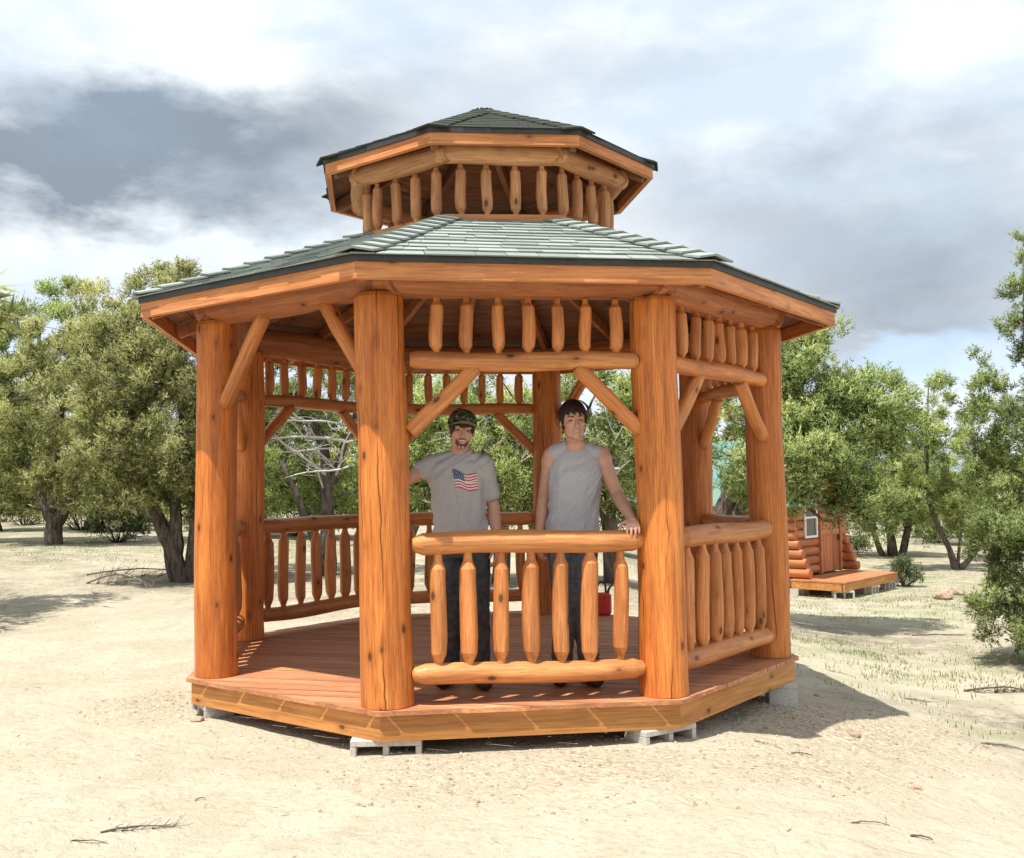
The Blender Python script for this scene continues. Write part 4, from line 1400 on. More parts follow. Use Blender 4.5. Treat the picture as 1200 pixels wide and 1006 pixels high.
# =================================================================== GROUND
xs = axis_lines(-5.2, 5.2, 0.07, 6000, 1.13)
ys = axis_lines(2.6, 12.5, 0.075, 6000, 1.13)
nx, ny = len(xs), len(ys)
gv_ = [(x, y, ground_z(x, y)) for y in ys for x in xs]
gf_ = [(j * nx + i, j * nx + i + 1, (j + 1) * nx + i + 1, (j + 1) * nx + i) for j in range(ny - 1) for i in range(nx - 1)]
gme = mesh_pd('ground', gv_, gf_, True)
GX = np.array(gv_)[:, 0]
GY = np.array(gv_)[:, 1]
for nm, lst in (('litter', LITTER), ('green', GREEN), ('gravel', GRAVEL)):
    val = np.zeros(len(gv_))
    for (x, y, r, s) in lst:
        d = np.hypot(GX - x, GY - y) / r
        val = np.maximum(val, s * np.clip(1.35 - d, 0, 1))
    if nm == 'green':
        val = np.maximum(val, np.clip((np.hypot(GX, GY) - 15) / 12, 0, 0.95))
    if nm == 'litter':
        val = np.maximum(val, np.clip((np.hypot(GX, GY) - 14) / 20, 0, 0.6))
    at = gme.attributes.new(nm, 'FLOAT', 'POINT')
    at.data.foreach_set('value', val.astype(np.float32))
tag(link('ground', gme, M['ground']), kind='structure')

# far hills
for nm, dist, hh, seed in (('hills', 2600, 95, 3.0), ('hills', 4200, 160, 9.0)):
    vv, ff = [], []
    NA = 160
    for i in range(NA + 1):
        a = 2 * math.pi * i / NA
        prof = 0.55 + 0.6 * noise.noise(Vector((math.cos(a) * 2.4 + seed, math.sin(a) * 2.4, seed)))
        for (rr, hk) in ((0.8, 0.0), (0.93, 0.65), (1.0, 1.0), (1.15, 0.0)):
            jj = 1 + 0.12 * noise.noise(Vector((math.cos(a) * 14, math.sin(a) * 14, rr * 9 + seed)))
            vv.append((math.cos(a) * dist * rr, math.sin(a) * dist * rr, -12 + (hh * max(0.1, prof) * hk * jj)))
    for i in range(NA):
        for j in range(3):
            ff.append((i * 4 + j, i * 4 + j + 1, (i + 1) * 4 + j + 1, (i + 1) * 4 + j))
    tag(link(nm, mesh_pd(nm, vv, ff, True), M['hill']), kind='structure')


# --- pebbles, grass and twigs, too many to count
def pebble_field(name, spots, mat, smin, smax, seed):
    g = np.random.default_rng(seed)
    base = np.array([(1, 0, -.1), (0, 1, 0), (-1, 0, .1), (0, -1, 0), (.1, .1, .75), (0, 0, -.5)], float)
    tri = np.array([(0, 1, 4), (1, 2, 4), (2, 3, 4), (3, 0, 4), (1, 0, 5), (2, 1, 5), (3, 2, 5), (0, 3, 5)])
    V, F = [], []
    for i, (x, y) in enumerate(spots):
        s = smin + (smax - smin) * g.random() ** 2.5
        a = g.random() * 6.28
        sc = base * np.array([s, s * (0.6 + 0.4 * g.random()), s * (0.5 + 0.5 * g.random())]) * (0.8 + 0.4 * g.random((6, 1)))
        rx = sc[:, 0] * math.cos(a) - sc[:, 1] * math.sin(a)
        ry = sc[:, 0] * math.sin(a) + sc[:, 1] * math.cos(a)
        V.append(np.stack([rx + x, ry + y, sc[:, 2] + ground_z(x, y) + s * 0.1], 1))
        F.append(tri + 6 * i)
    V = np.concatenate(V)
    F = np.concatenate(F)
    me = mesh_pd(name, V.tolist(), F.tolist())
    return tag(link(name, me, mat), kind='stuff')


g = np.random.default_rng(7)
sp = []
for (x, y, r, s) in GRAVEL:
    for _ in range(int(1300 * r * s)):
        a, rr = g.random() * 6.28, r * 1.2 * g.random() ** 0.6
        sp.append((x + math.cos(a) * rr, y + math.sin(a) * rr))
pm, t = new_mat('gravel_stone')
geo = t.n('ShaderNodeNewGeometry')
rnd_i = geo.outputs['Random Per Island']
finish(t, t.mix(rnd_i, (0.25, 0.205, 0.145), (0.50, 0.44, 0.33)), 0.95, spec=0.1)
M['gravel'] = pm
pebble_field('gravel', sp, M['gravel'], 0.004, 0.017, 8)
sp = [(g.uniform(-6, 6), 2.8 + 9 * g.random() ** 1.5) for _ in range(1300)]
pebble_field('pebbles', sp, M['gravel'], 0.003, 0.013, 9)


def blades(name, spots, mat, hmin, hmax, wd, seed, flat=0.0):
    g = np.random.default_rng(seed)
    n = len(spots)
    S = np.array([(x, y, ground_z(x, y)) for x, y in spots])
    a = g.random(n) * 6.28
    h = hmin + (hmax - hmin) * g.random(n)
    lean = g.random(n) * 0.7 + flat
    d = np.stack([np.cos(a) * lean, np.sin(a) * lean, np.maximum(0.06, 1 - flat) * np.ones(n)], 1)
    d /= np.linalg.norm(d, axis=1)[:, None]
    s = np.stack([-np.sin(a), np.cos(a), np.zeros(n)], 1)
    A = S - s * wd * 0.5
    B = S + s * wd * 0.5
    A[:, 2] -= 0.004
    C = S + d * h[:, None]
    V = np.stack([A, B, C], 1).reshape(-1, 3)
    me = mesh_pd(name, V.tolist(), [(3 * i, 3 * i + 1, 3 * i + 2) for i in range(n)])
    at = me.attributes.new('tint', 'FLOAT', 'FACE')
    at.data.foreach_set('value', g.random(n).astype(np.float32))
    return tag(link(name, me, mat), kind='stuff')


sp = []
for (x, y, r, s) in GREEN:
    for _ in range(int(min(8000, 800 * r * r * s)) if y < 30 else 900):
        a, rr = g.random() * 6.28, r * g.random() ** 0.5
        X, Y = x + math.cos(a) * rr, y + math.sin(a) * rr
        if noise.noise(Vector((X * 1.6, Y * 1.6, 1))) + 0.5 * noise.noise(Vector((X * 5, Y * 5, 3))) > 0.02 + g.normal() * 0.18:
            sp.append((X, Y))
blades('grass', sp, M['leaf_grass'], 0.015, 0.065, 0.010, 12)
sp = []
for (x, y, r, s) in LITTER:
    if y > 24:
        continue
    for _ in range(int(520 * r * r * s)):
        a, rr = g.random() * 6.28, r * g.random() ** 0.55
        sp.append((x + math.cos(a) * rr, y + math.sin(a) * rr))
for _ in range(600):
    sp.append((g.uniform(-6, 7), 3.0 + 10 * g.random()))
blades('leaf_litter', sp, M['leaf_dry'], 0.02, 0.07, 0.007, 13, 0.85)

# =================================================================== CABIN behind, on the right
CZ = -0.755
W0, W1 = Vector((5.75, 20.9, 0)), Vector((7.31, 22.70, 0))
cd = (W1 - W0).normalized()
cn = Vector((cd.y, -cd.x, 0))
cabin = thing('log_cabin', 'small orange log cabin with green metal roof behind the right tree', 'cabin', (W0.x, W0.y, CZ))
CL = (W1 - W0).length
LR = 0.098


def cpt(s, n_, z):
    """cabin point: s along the front wall, n_ outwards, z above its floor"""
    return cd * s + cn * n_ + UP * z


def cab_log(s0, n0, s1, n1, z, r=LR):
    me_log = log('wall_log', cpt(s0, n0, z), cpt(s1, n1, z), [(0, r * 0.93), (0.02, r), (0.98, r), (1, r * 0.93)], M['cabin_log'], cabin, segs=12, rings=3, wob=0.02)
    return me_log


rows = 9
hz = 1.70 / rows
for i in range(rows):
    z = 0.02 + hz * (i + 0.5)
    ext = 0.36 - 0.30 * min(1, i / 4.0) + (0.16 * max(0, i - 6))
    cab_log(-0.02, -3.4, -0.02, ext, z, hz * 0.54)                      # near side wall, ends running past the front
    cab_log(CL + 0.02, -3.4, CL + 0.02, ext, z, hz * 0.54)              # far side wall
    # front wall, interrupted by window and door
    zz = z + hz * 0.1
    spans = [(0.0, CL)]
    if 0.72 < z < 1.62:
        spans = [(0.0, 0.34), (0.94, 1.10), (2.06, CL)]
    elif z <= 0.72:
        spans = [(0.0, 1.10), (2.06, CL)]
    elif z < 1.75:
        spans = [(0.0, 1.10), (2.06, CL)] if z < 1.62 else [(0.0, CL)]
    for a, b in spans:
        cab_log(a, -0.02, b, -0.02, zz, hz * 0.53)
# gable boards
apex = 1.70 + 1.12
for i in range(9):
    s0, s1 = CL * i / 9 + 0.004, CL * (i + 1) / 9 - 0.004
    h = lambda s: 1.12 * (1 - abs(s - CL / 2) / (CL / 2))
    poly = [(s0, 0), (s1, 0), (s1, h(s1) + 0.02), (s0, h(s0) + 0.02)]
    link('gable_board', prism_mesh('gable_board', poly, -0.02, 0.02), M['cabin_board'], cabin, frame(cpt(0, 0.0, 1.70), cd, None, cn))
# roof: two metal sheets with raised seams
roof_l = None
for sgn in (0, 1):
    e0 = cpt(-0.30 if sgn == 0 else CL + 0.30, 0.55, 1.70 - 0.26)
    rdg = cpt(CL / 2, 0.55, apex + 0.06)
    ups = (rdg - e0)
    run = ups.length
    upd = ups.normalized()
    along = -cn if sgn == 0 else cn
    x_dir = -cn
    nrm = x_dir.cross(upd)
    if nrm.z < 0:
        nrm = -nrm
    fr = Matrix.Identity(4)
    for q_, v_ in enumerate((x_dir, upd, nrm)):
        for j_ in range(3):
            fr[j_][q_] = v_[j_]
    fr.translation = e0
    rf = link('roof', mesh_pd('roof', [(0, 0, 0), (4.3, 0, 0), (4.3, run, 0), (0, run, 0), (0, 0, .04), (4.3, 0, .04), (4.3, run, .04), (0, run, .04)],
                              [(3, 2, 1, 0), (4, 5, 6, 7), (0, 1, 5, 4), (1, 2, 6, 5), (2, 3, 7, 6), (3, 0, 4, 7)]), M['green_roof'], cabin, fr)
    for i in range(15):
        link('seam', box_mesh('seam', 0.03, run, 0.025, 0.006, (i * 4.26 / 14 + 0.02, run / 2, 0.052)), M['green_roof'], rf)
# window
wf = link('window', box_mesh('window', 0.60, 0.05, 0.05, 0.004, (0, 0, 0.02)), M['white'], cabin, frame(cpt(0.64, 0.075, 0.80), cd))
for nm, bx in (('frame', (0.05, 0.05, 0.84, -0.275, 0.42)), ('frame', (0.05, 0.05, 0.84, 0.275, 0.42)), ('frame', (0.598, 0.048, 0.05, 0, 0.82)), ('sash', (0.50, 0.04, 0.04, 0, 0.42))):
    link(nm, box_mesh(nm, bx[0], bx[1], bx[2], 0.004, (bx[3], 0.002, bx[4])), M['white'], wf)
for z in (0.22, 0.62):
    link('pane', box_mesh('pane', 0.50, 0.012, 0.36, 0, (0, 0.012, z)), M['pane'], wf)
# door of boards with a diagonal brace
dr = link('door', box_mesh('door', 0.92, 0.04, 1.58, 0.003, (0, 0, 0.79)), M['cabin_log'], cabin, frame(cpt(1.58, 0.03, 0.03), cd))
for i in range(6):
    link('plank', box_mesh('plank', 0.145, 0.02, 1.56, 0.003, (-0.385 + i * 0.154, -0.031, 0.79)), M['cabin_log'], dr)
link('door_rail', box_mesh('door_rail', 0.90, 0.02, 0.12, 0.003, (0, -0.052, 0.85)), M['cabin_board'], dr)
for s_, e_ in (((-0.38, 0.95), (0.30, 1.45)), ((0.38, 0.95), (-0.02, 1.25))):
    a_, b_ = Vector((s_[0], -0.052, s_[1])), Vector((e_[0], -0.052, e_[1]))
    L_ = (b_ - a_).length
    link('door_brace', box_mesh('door_brace', L_, 0.019, 0.09, 0.003, (L_ / 2, 0, 0)), M['cabin_board'], dr, frame(a_, b_ - a_))
link('handle', box_mesh('handle', 0.02, 0.05, 0.12, 0.006, (0.36, -0.085, 0.72)), M['black'], dr)
for s in (1.08, 2.08):
    link('door_post', box_mesh('door_post', 0.07, 0.09, 1.66, 0.006, (0, 0, 0.83)), M['cabin_board'], cabin, frame(cpt(s, 0.07, 0.02), cd))
# porch deck
s0, s1, n1 = -0.25, CL + 0.15, 1.16
for i in range(8):
    a, b = n1 * i / 8 + 0.012, n1 * (i + 1) / 8 + 0.006
    link('deck_board', box_mesh('deck_board', s1 - s0, b - a, 0.032, 0.003, ((s0 + s1) / 2, -(a + b) / 2, -0.018)), M['cabin_board'], cabin, frame((0, 0, 0), cd))
for (cx_, cy_, lx, ly) in (((s0 + s1) / 2, -n1 + 0.03, s1 - s0 - 0.02, 0.045), (s0 + 0.03, -n1 / 2 + 0.02, 0.045, n1 - 0.11), (s1 - 0.03, -n1 / 2 + 0.02, 0.045, n1 - 0.11)):
    link('rim_board', box_mesh('rim_board', lx, ly, 0.15, 0.003, (cx_, cy_, -0.110)), M['rim'], cabin, frame((0, 0, 0), cd))
# floor joists carry the whole cabin down to its blocks
link('floor_frame', box_mesh('floor_frame', CL - 0.05, 3.3, 0.16, 0, (CL / 2, 1.72, -0.10)), M['rim'], cabin, frame((0, 0, 0), cd))
for (s, n_, rz, lab) in ((-0.02, 1.02, 50, 'block under the near front corner of the cabin deck'), (-0.05, 0.12, 40, 'block under the cabin deck, beside the gazebo post'),
                         (CL * 0.55, 1.05, 52, 'block under the middle of the cabin deck edge'), (CL + 0.0, 1.0, 50, 'block under the far right corner of the cabin deck')):
    q = cpt(s, n_, 0) + Vector((W0.x, W0.y, 0))
    o = bpy.data.objects.new('concrete_block', blk.copy())
    COL.objects.link(o)
    o.data.materials.append(M['grey_block'])
    o.location = (q.x, q.y, CZ - 0.187 - 0.195)
    o.rotation_euler = (0, 0, R_(rz - (50 if s < 0.2 and n_ > 0.5 else 0)))
    tag(o, 'pale hollow ' + lab, 'concrete block', 'concrete blocks carrying the cabin deck')


# =================================================================== PEOPLE
def solid(shapes):
    """union soup of closed primitives: ('c', p0, p1, r0, r1) tapered capsule, ('e', centre, radii, rotation)"""
    bm = bmesh.new()
    for s in shapes:
        if s[0] == 'e':
            mm = Matrix.Translation(s[1]) @ (s[3].to_4x4() if len(s) > 3 and s[3] is not None else Matrix.Identity(4)) @ Matrix.Diagonal((*s[2], 1))
            bmesh.ops.create_icosphere(bm, subdivisions=3, radius=1.0, matrix=mm)
        elif s[0] == 'c':
            p0, p1, r0, r1 = Vector(s[1]), Vector(s[2]), s[3], s[4]
            fr = frame_z(p0, p1)
            L = (p1 - p0).length
            prof = []
            for i in range(6):
                a = -math.pi / 2 + math.pi / 2 * i / 5
                prof.append((r0 * math.sin(a), max(1e-5, r0 * math.cos(a))))
            for i in range(1, 6):
                a = math.pi / 2 * i / 5
                prof.append((L + r1 * math.sin(a), max(1e-5, r1 * math.cos(a))))
            loft(bm, [(fr, 0, 0, z, r, r) for z, r in prof])
        elif s[0] == 'l':
            loft(bm, s[1])
    return bm


def loft(bm, secs, seg=20):
    """secs: (frame, x, y, z, rx, ry) ellipse rings"""
    rings = []
    for fr, x, y, z, rx, ry in secs:
        rings.append([bm.verts.new(fr @ Vector((x + rx * math.cos(2 * math.pi * i / seg), y + ry * math.sin(2 * math.pi * i / seg), z))) for i in range(seg)])
    for a, b in zip(rings, rings[1:]):
        for i in range(seg):
            j = (i + 1) % seg
            bm.faces.new((a[i], a[j], b[j], b[i]))
    bm.faces.new(list(reversed(rings[0])))
    bm.faces.new(rings[-1])


def remeshed(name, shapes, voxel, smooth=3, disp=None):
    bm = solid(shapes)
    me = bpy.data.meshes.new(name)
    bm.to_mesh(me)
    bm.free()
    o = bpy.data.objects.new(name, me)
    COL.objects.link(o)
    md = o.modifiers.new('r', 'REMESH')
    md.mode = 'VOXEL'
    md.voxel_size = voxel
    md.use_smooth_shade = True
    if smooth:
        ms = o.modifiers.new('s', 'SMOOTH')
        ms.factor = 0.5
        ms.iterations = smooth
    dg = bpy.context.evaluated_depsgraph_get()
    out = bpy.data.meshes.new_from_object(o.evaluated_get(dg))
    out.name = name
    bpy.data.objects.remove(o)
    bpy.data.meshes.remove(me)
    if disp:
        nr = [v.normal.copy() for v in out.vertices]
        for v, n_ in zip(out.vertices, nr):
            v.co += n_ * disp(v.co)
        out.update()
    return out


def hand(wrist, palm_dir, back, size=1.0, curl=(0.35, 0.6, 0.5), thumb_side=1, spread=0.10):
    """palm, four unequal bent fingers and a thumb; back = direction the back of the hand faces"""
    d = Vector(palm_dir).normalized()
    b = Vector(back)
    b = (b - d * b.dot(d)).normalized()
    s = d.cross(b).normalized() * thumb_side                # towards the thumb
    wv = Vector(wrist)
    rot = Matrix((s, d, b)).transposed()
    sh = [('c', wv - d * 0.01, wv + d * 0.03, 0.024 * size, 0.028 * size),
          ('e', wv + d * 0.052 * size, (0.040 * size, 0.050 * size, 0.016 * size), rot),
          ('e', wv + d * 0.035 * size + s * 0.026 * size - b * 0.006, (0.018 * size, 0.030 * size, 0.015 * size), rot)]
    for i, (off, ln) in enumerate(((0.031, 0.072), (0.0105, 0.080), (-0.0105, 0.075), (-0.030, 0.060))):
        p_ = wv + d * (0.088 - 0.004 * abs(i - 1.2)) * size + s * off * size
        dd = (d + s * spread * (1.2 - i) * 0.6).normalized()
        sh.append(('c', wv + d * 0.04 * size + s * off * 0.8 * size, p_, 0.0115 * size, 0.0100 * size))
        ang = 0
        for j, (fr_, cu) in enumerate(zip((0.46, 0.30, 0.24), curl)):
            ang += cu
            q = p_ + (dd * math.cos(ang) - b * math.sin(ang)) * ln * fr_ * size
            sh.append(('c', p_, q, (0.0096 - 0.0009 * j) * size, (0.0090 - 0.0010 * j) * size))
            p_ = q
    p_ = wv + d * 0.028 * size + s * 0.032 * size
    for j, (ln, ds, dn) in enumerate(((0.036, 0.85, 0.25), (0.028, 0.45, 0.30), (0.024, 0.15, 0.35))):
        q = p_ + (d * 0.75 + s * ds - b * dn).normalized() * ln * size
        sh.append(('c', p_, q, (0.0125 - 0.0015 * j) * size, (0.0110 - 0.0015 * j) * size))
        p_ = q
    return sh


def head_shapes(c, rot, neck_base, wide=1.0):
    H = lambda x, y, z: Vector(c) + rot @ Vector((x, y, z))
    e = lambda x, y, z, a, b, g_: ('e', H(x, y, z), (a, b, g_), rot)
    return [e(0, 0.014, 0.028, 0.077 * wide, 0.098, 0.092), e(0, -0.022, -0.034, 0.062 * wide, 0.068, 0.082), e(0, -0.060, -0.094, 0.030, 0.026, 0.021),
            e(0.034, -0.020, -0.078, 0.024, 0.042, 0.026), e(-0.034, -0.020, -0.078, 0.024, 0.042, 0.026),
            e(0.042, -0.060, -0.018, 0.021, 0.022, 0.018), e(-0.042, -0.060, -0.018, 0.021, 0.022, 0.018),
            e(0.028, -0.078, 0.026, 0.027, 0.014, 0.009), e(-0.028, -0.078, 0.026, 0.027, 0.014, 0.009),
            ('c', H(0, -0.082, 0.016), H(0, -0.109, -0.026), 0.0085, 0.0125), e(0.012, -0.094, -0.031, 0.009, 0.011, 0.008), e(-0.012, -0.094, -0.031, 0.009, 0.011, 0.008),
            e(0, -0.080, -0.058, 0.030, 0.014, 0.014), e(0, -0.083, -0.075, 0.022, 0.010, 0.010),
            e(0.079 * wide, 0.012, -0.004, 0.009, 0.019, 0.030), e(-0.079 * wide, 0.012, -0.004, 0.009, 0.019, 0.030),
            ('c', H(0, 0.022, -0.05), Vector(neck_base), 0.056, 0.060)]


def face_bits(root, body, c, rot, rel, smile=True, lid=0.0):
    H = lambda x, y, z: Vector(c) - rel + rot @ Vector((x, y, z))
    bvh = BVHTree.FromObject(body, bpy.context.evaluated_depsgraph_get())
    fwd = rot @ Vector((0, -1, 0))

    def on_face(x, z, lift):
        o_ = H(x, -0.25, z)
        hit = bvh.ray_cast(o_, -fwd)
        return (hit[0] + fwd * lift) if hit[0] is not None else H(x, -0.09, z)

    def strip(name, pts_top, pts_bot, lift, mat, thick=0.003):
        n = len(pts_top)
        f_ = [on_face(x, z, lift) for x, z in pts_top] + [on_face(x, z, lift) for x, z in pts_bot]
        b_ = [p_ - fwd * thick * 2 for p_ in f_]
        vv = f_ + b_
        ff = []
        for i in range(n - 1):
            ff += [(i, i + 1, n + i + 1, n + i), (2 * n + i, 3 * n + i, 3 * n + i + 1, 2 * n + i + 1), (i, 2 * n + i, 2 * n + i + 1, i + 1), (n + i, n + i + 1, 3 * n + i + 1, 3 * n + i)]
        ff += [(0, n, 3 * n, 2 * n), (n - 1, 3 * n - 1, 4 * n - 1, 2 * n - 1)]
        return link(name, mesh_pd(name, vv, ff, True), mat, body)
    for s in (-1, 1):
        xs_ = [s * (0.016 + 0.007 * i) for i in range(6)]
        strip('eyebrow', [(x, 0.031 + 0.005 * math.sin(i * 0.6)) for i, x in enumerate(xs_)], [(x, 0.0245 + 0.004 * math.sin(i * 0.6)) for i, x in enumerate(xs_)], 0.002, M['hair'])
        xs_ = [s * (0.019 + 0.0052 * i) for i in range(6)]
        hh_ = [0.0012, 0.0042, 0.0055, 0.0052, 0.0035, 0.0008]
        strip('eye', [(x, 0.006 + h_) for x, h_ in zip(xs_, hh_)], [(x, 0.006 - h_ * 0.8) for x, h_ in zip(xs_, hh_)], 0.0012, M['eye'])
    xs_ = [-0.025 + 0.050 * i / 8 for i in range(9)]
    cur = lambda x: 8.0 * x * x                               # smile lifts the corners
    th = lambda x: max(0.05, 1 - (x / 0.026) ** 2)
    strip('lip', [(x, -0.0545 + cur(x) + 0.0045 * th(x)) for x in xs_], [(x, -0.0545 + cur(x) - 0.0008) for x in xs_], 0.0022, M['lip'])
    strip('lip', [(x, -0.0640 + cur(x) * 1.3 + 0.001) for x in xs_], [(x, -0.0640 + cur(x) * 1.3 - 0.005 * th(x)) for x in xs_], 0.0026, M['lip'])
    xt = [-0.018 + 0.036 * i / 8 for i in range(9)]
    strip('teeth', [(x, -0.0552 + cur(x)) for x in xt], [(x, -0.0552 + cur(x) - 0.0058 * max(0.1, 1 - (x / 0.023) ** 2)) for x in xt], 0.0014, M['tooth'])
    return on_face, strip


def hair_shell(name, c, rot, rel, hair_line, mat, parent, r=(0.088, 0.108, 0.098), lump=0.010, seed=1, cz=0.034, thick=0.016):
    """scalp of hair: an uneven dome cut along hair_line(azimuth) -> lowest z, azimuth 0 = face"""
    vv, ff = [], []
    NA, NE = 72, 26
    for layer in (0, 1):
        for j in range(NE + 1):
            for i in range(NA):
                a = 2 * math.pi * i / NA
                low = hair_line(a)
                lo_t = math.asin(max(-0.98, min(0.98, (low - cz) / r[2])))
                t_ = math.pi / 2 * 0.995 + (lo_t - math.pi / 2 * 0.995) * j / NE
                k = 1.0 - (thick / r[0] if layer else 0.0)
                if layer == 0:
                    strand = noise.noise(Vector((a * 9 + seed, t_ * 1.6, seed))) * 0.7 + noise.noise(Vector((a * 22 + seed, t_ * 3, seed))) * 0.4
                    k += strand * lump / r[0] * (0.3 + 0.7 * j / NE)
                x = math.sin(a) * math.cos(t_) * r[0] * k
                y = -math.cos(a) * math.cos(t_) * r[1] * k
                z = math.sin(t_) * r[2] * k + cz
                vv.append(Vector(c) - rel + rot @ Vector((x, y + 0.014, z)))
    o1 = (NE + 1) * NA
    for j in range(NE):
        for i in range(NA):
            i2 = (i + 1) % NA
            ff.append((j * NA + i, (j + 1) * NA + i, (j + 1) * NA + i2, j * NA + i2))
            ff.append((o1 + j * NA + i, o1 + j * NA + i2, o1 + (j + 1) * NA + i2, o1 + (j + 1) * NA + i))
    for i in range(NA):
        i2 = (i + 1) % NA
        ff.append((NE * NA + i, o1 + NE * NA + i, o1 + NE * NA + i2, NE * NA + i2))
    ff.append(tuple(range(NA)))
    ff.append(tuple(o1 + i for i in reversed(range(NA))))
    return link(name, mesh_pd(name, vv, ff, True), mat, parent)


def folds(amp, seed, stretch=(1.0, 1.0, 1.0)):
    def f(co):
        k_ = 0.55 + 0.5 * noise.noise(Vector((co.x * 2 + seed, co.y * 2, co.z * 2)))
        u_, v_ = co.x * math.cos(k_) + co.z * math.sin(k_), -co.x * math.sin(k_) + co.z * math.cos(k_)
        p_ = Vector((u_ * stretch[0] * 0.6, co.y * stretch[1] * 0.6, v_ * 2.0 * stretch[2]))
        a = noise.noise(p_ * 7 + Vector((seed, 0, 0)))
        b = noise.noise(p_ * 16 + Vector((0, seed, 0)))
        return amp * ((1 - abs(a)) * 1.0 - 0.6 + 0.45 * b)
    return f


def shoe(ankle, yaw, length=0.28):
    d = Vector((math.sin(yaw), -math.cos(yaw), 0))
    a = Vector((ankle[0], ankle[1], 0))
    rot = Matrix.Rotation(yaw, 3, 'Z')
    return [('e', a + d * 0.06 + UP * 0.045, (0.047, 0.14, 0.042), rot), ('e', a + d * 0.12 + UP * 0.045, (0.050, 0.085, 0.045), rot), ('e', a - d * 0.035 + UP * 0.05, (0.040, 0.05, 0.05), rot),
            ('c', a + UP * 0.05, a + UP * 0.15, 0.048, 0.055)]


def build_person(label, root_loc, J, skin, shapes_extra, cfg):
    root = thing('person', label, 'person', root_loc)
    rel = Vector(root_loc)
    S = []
    V = {k: Vector(v) for k, v in J.items()}
    I4 = Matrix.Identity(4)
    rotH = cfg['head_rot']
    S += head_shapes(V['head'], rotH, V['neck'], cfg.get('wide', 1.0))
    # torso
    tw = cfg['torso']
    S.append(('l', [(I4, c_[0], c_[1], c_[2], c_[3], c_[4]) for c_ in tw]))
    for s in ('r', 'l'):
        S.append(('c', V['neck'] + Vector((0, 0.01, -0.03)), V[s + '_sh'], 0.055, 0.056))
        S.append(('c', V[s + '_sh'], V[s + '_el'], 0.056, 0.040))
        S.append(('e', V[s + '_sh'].lerp(V[s + '_el'], 0.16), (0.060, 0.058, 0.075)))
        S.append(('c', V[s + '_el'], V[s + '_el'].lerp(V[s + '_wr'], 0.3), 0.040, 0.042))
        S.append(('c', V[s + '_el'].lerp(V[s + '_wr'], 0.3), V[s + '_wr'], 0.042, 0.026))
        S.append(('c', V[s + '_hip'], V[s + '_kn'], 0.082, 0.055))
        S.append(('c', V[s + '_kn'], V[s + '_an'], 0.055, 0.036))
        S.append(('e', V[s + '_kn'].lerp(V[s + '_an'], 0.28) + Vector((0, 0.02, 0)), (0.052, 0.055, 0.11)))
        S += hand(V[s + '_wr'], *cfg[s + '_hand'])
    S += shapes_extra or []
    S = shift(S, -rel)
    body = link('body', remeshed('body', S, 0.0046, 2), skin, root)
    return root, body, V, rel


def shift(S, d):
    out = []
    for s in S:
        if s[0] == 'e':
            out.append(('e', Vector(s[1]) + d, *s[2:]))
        elif s[0] == 'c':
            out.append(('c', Vector(s[1]) + d, Vector(s[2]) + d, s[3], s[4]))
        else:
            out.append(('l', [(Matrix.Translation(d) @ q[0], *q[1:]) for q in s[1]]))
    return out


I4 = Matrix.Identity(4)
# ---- the man in the cap
J1 = dict(head=(-0.318, 6.40, 1.592), neck=(-0.335, 6.45, 1.455),
          r_sh=(-0.500, 6.46, 1.385), r_el=(-0.690, 6.40, 1.275), r_wr=(-0.690, 6.13, 1.420),
          l_sh=(-0.185, 6.45, 1.372), l_el=(-0.125, 6.50, 1.120), l_wr=(-0.100, 6.40, 0.890),
          r_hip=(-0.405, 6.46, 0.90), r_kn=(-0.400, 6.42, 0.49), r_an=(-0.410, 6.47, 0.08),
          l_hip=(-0.235, 6.46, 0.90), l_kn=(-0.225, 6.40, 0.49), l_an=(-0.215, 6.40, 0.08))
tor1 = [(-0.325, 6.46, 0.86, 0.150, 0.105), (-0.325, 6.46, 0.95, 0.158, 0.108), (-0.335, 6.455, 1.06, 0.142, 0.098), (-0.345, 6.45, 1.18, 0.155, 0.105), (-0.352, 6.45, 1.29, 0.172, 0.112), (-0.350, 6.455, 1.38, 0.165, 0.092), (-0.342, 6.46, 1.435, 0.10, 0.065)]
cfg1 = dict(head_rot=(Matrix.Rotation(R_(6), 3, 'Y') @ Matrix.Rotation(R_(10), 3, 'Z') @ Matrix.Rotation(R_(3), 3, 'X')), torso=tor1,
            r_hand=((0.0, -0.25, 1.0), (-0.7, 0.8, 0.1), 1.0, (0.25, 0.35, 0.3), 1), l_hand=((0.06, -0.1, -1.0), (0.9, -0.3, 0.1), 1.0, (0.35, 0.5, 0.4), 1))
man1, body1, V1, rel1 = build_person('man in a camo cap and grey flag T-shirt leaning one arm on a gazebo post', (-0.32, 6.44, 0.0), J1, M['skin'], None, cfg1)
on_face, strip = face_bits(man1, body1, V1['head'], cfg1['head_rot'], rel1)
# moustache and goatee
xs_ = [-0.026 + 0.052 * i / 8 for i in range(9)]
xg_ = [-0.040 + 0.080 * i / 12 for i in range(13)]
strip('goatee', [(x, -0.079 + 0.030 * (abs(x) / 0.040) ** 2 + 0.003 * math.sin(x * 900)) for x in xg_], [(x, -0.112 + 0.034 * (abs(x) / 0.040) ** 2 + 0.004 * math.sin(x * 700 + 1)) for x in xg_], 0.003, M['stubble'], 0.005)
strip('moustache', [(x, -0.0435 - 5 * x * x) for x in xs_], [(x, -0.0505 - 7 * x * x + 0.001) for x in xs_], 0.003, M['stubble'])
# T-shirt
def torso_grow(T, g_, z0, z1):
    out = []
    for (x, y, z, rx, ry) in T:
        out.append((x, y, z, rx + g_, ry + g_))
    return out


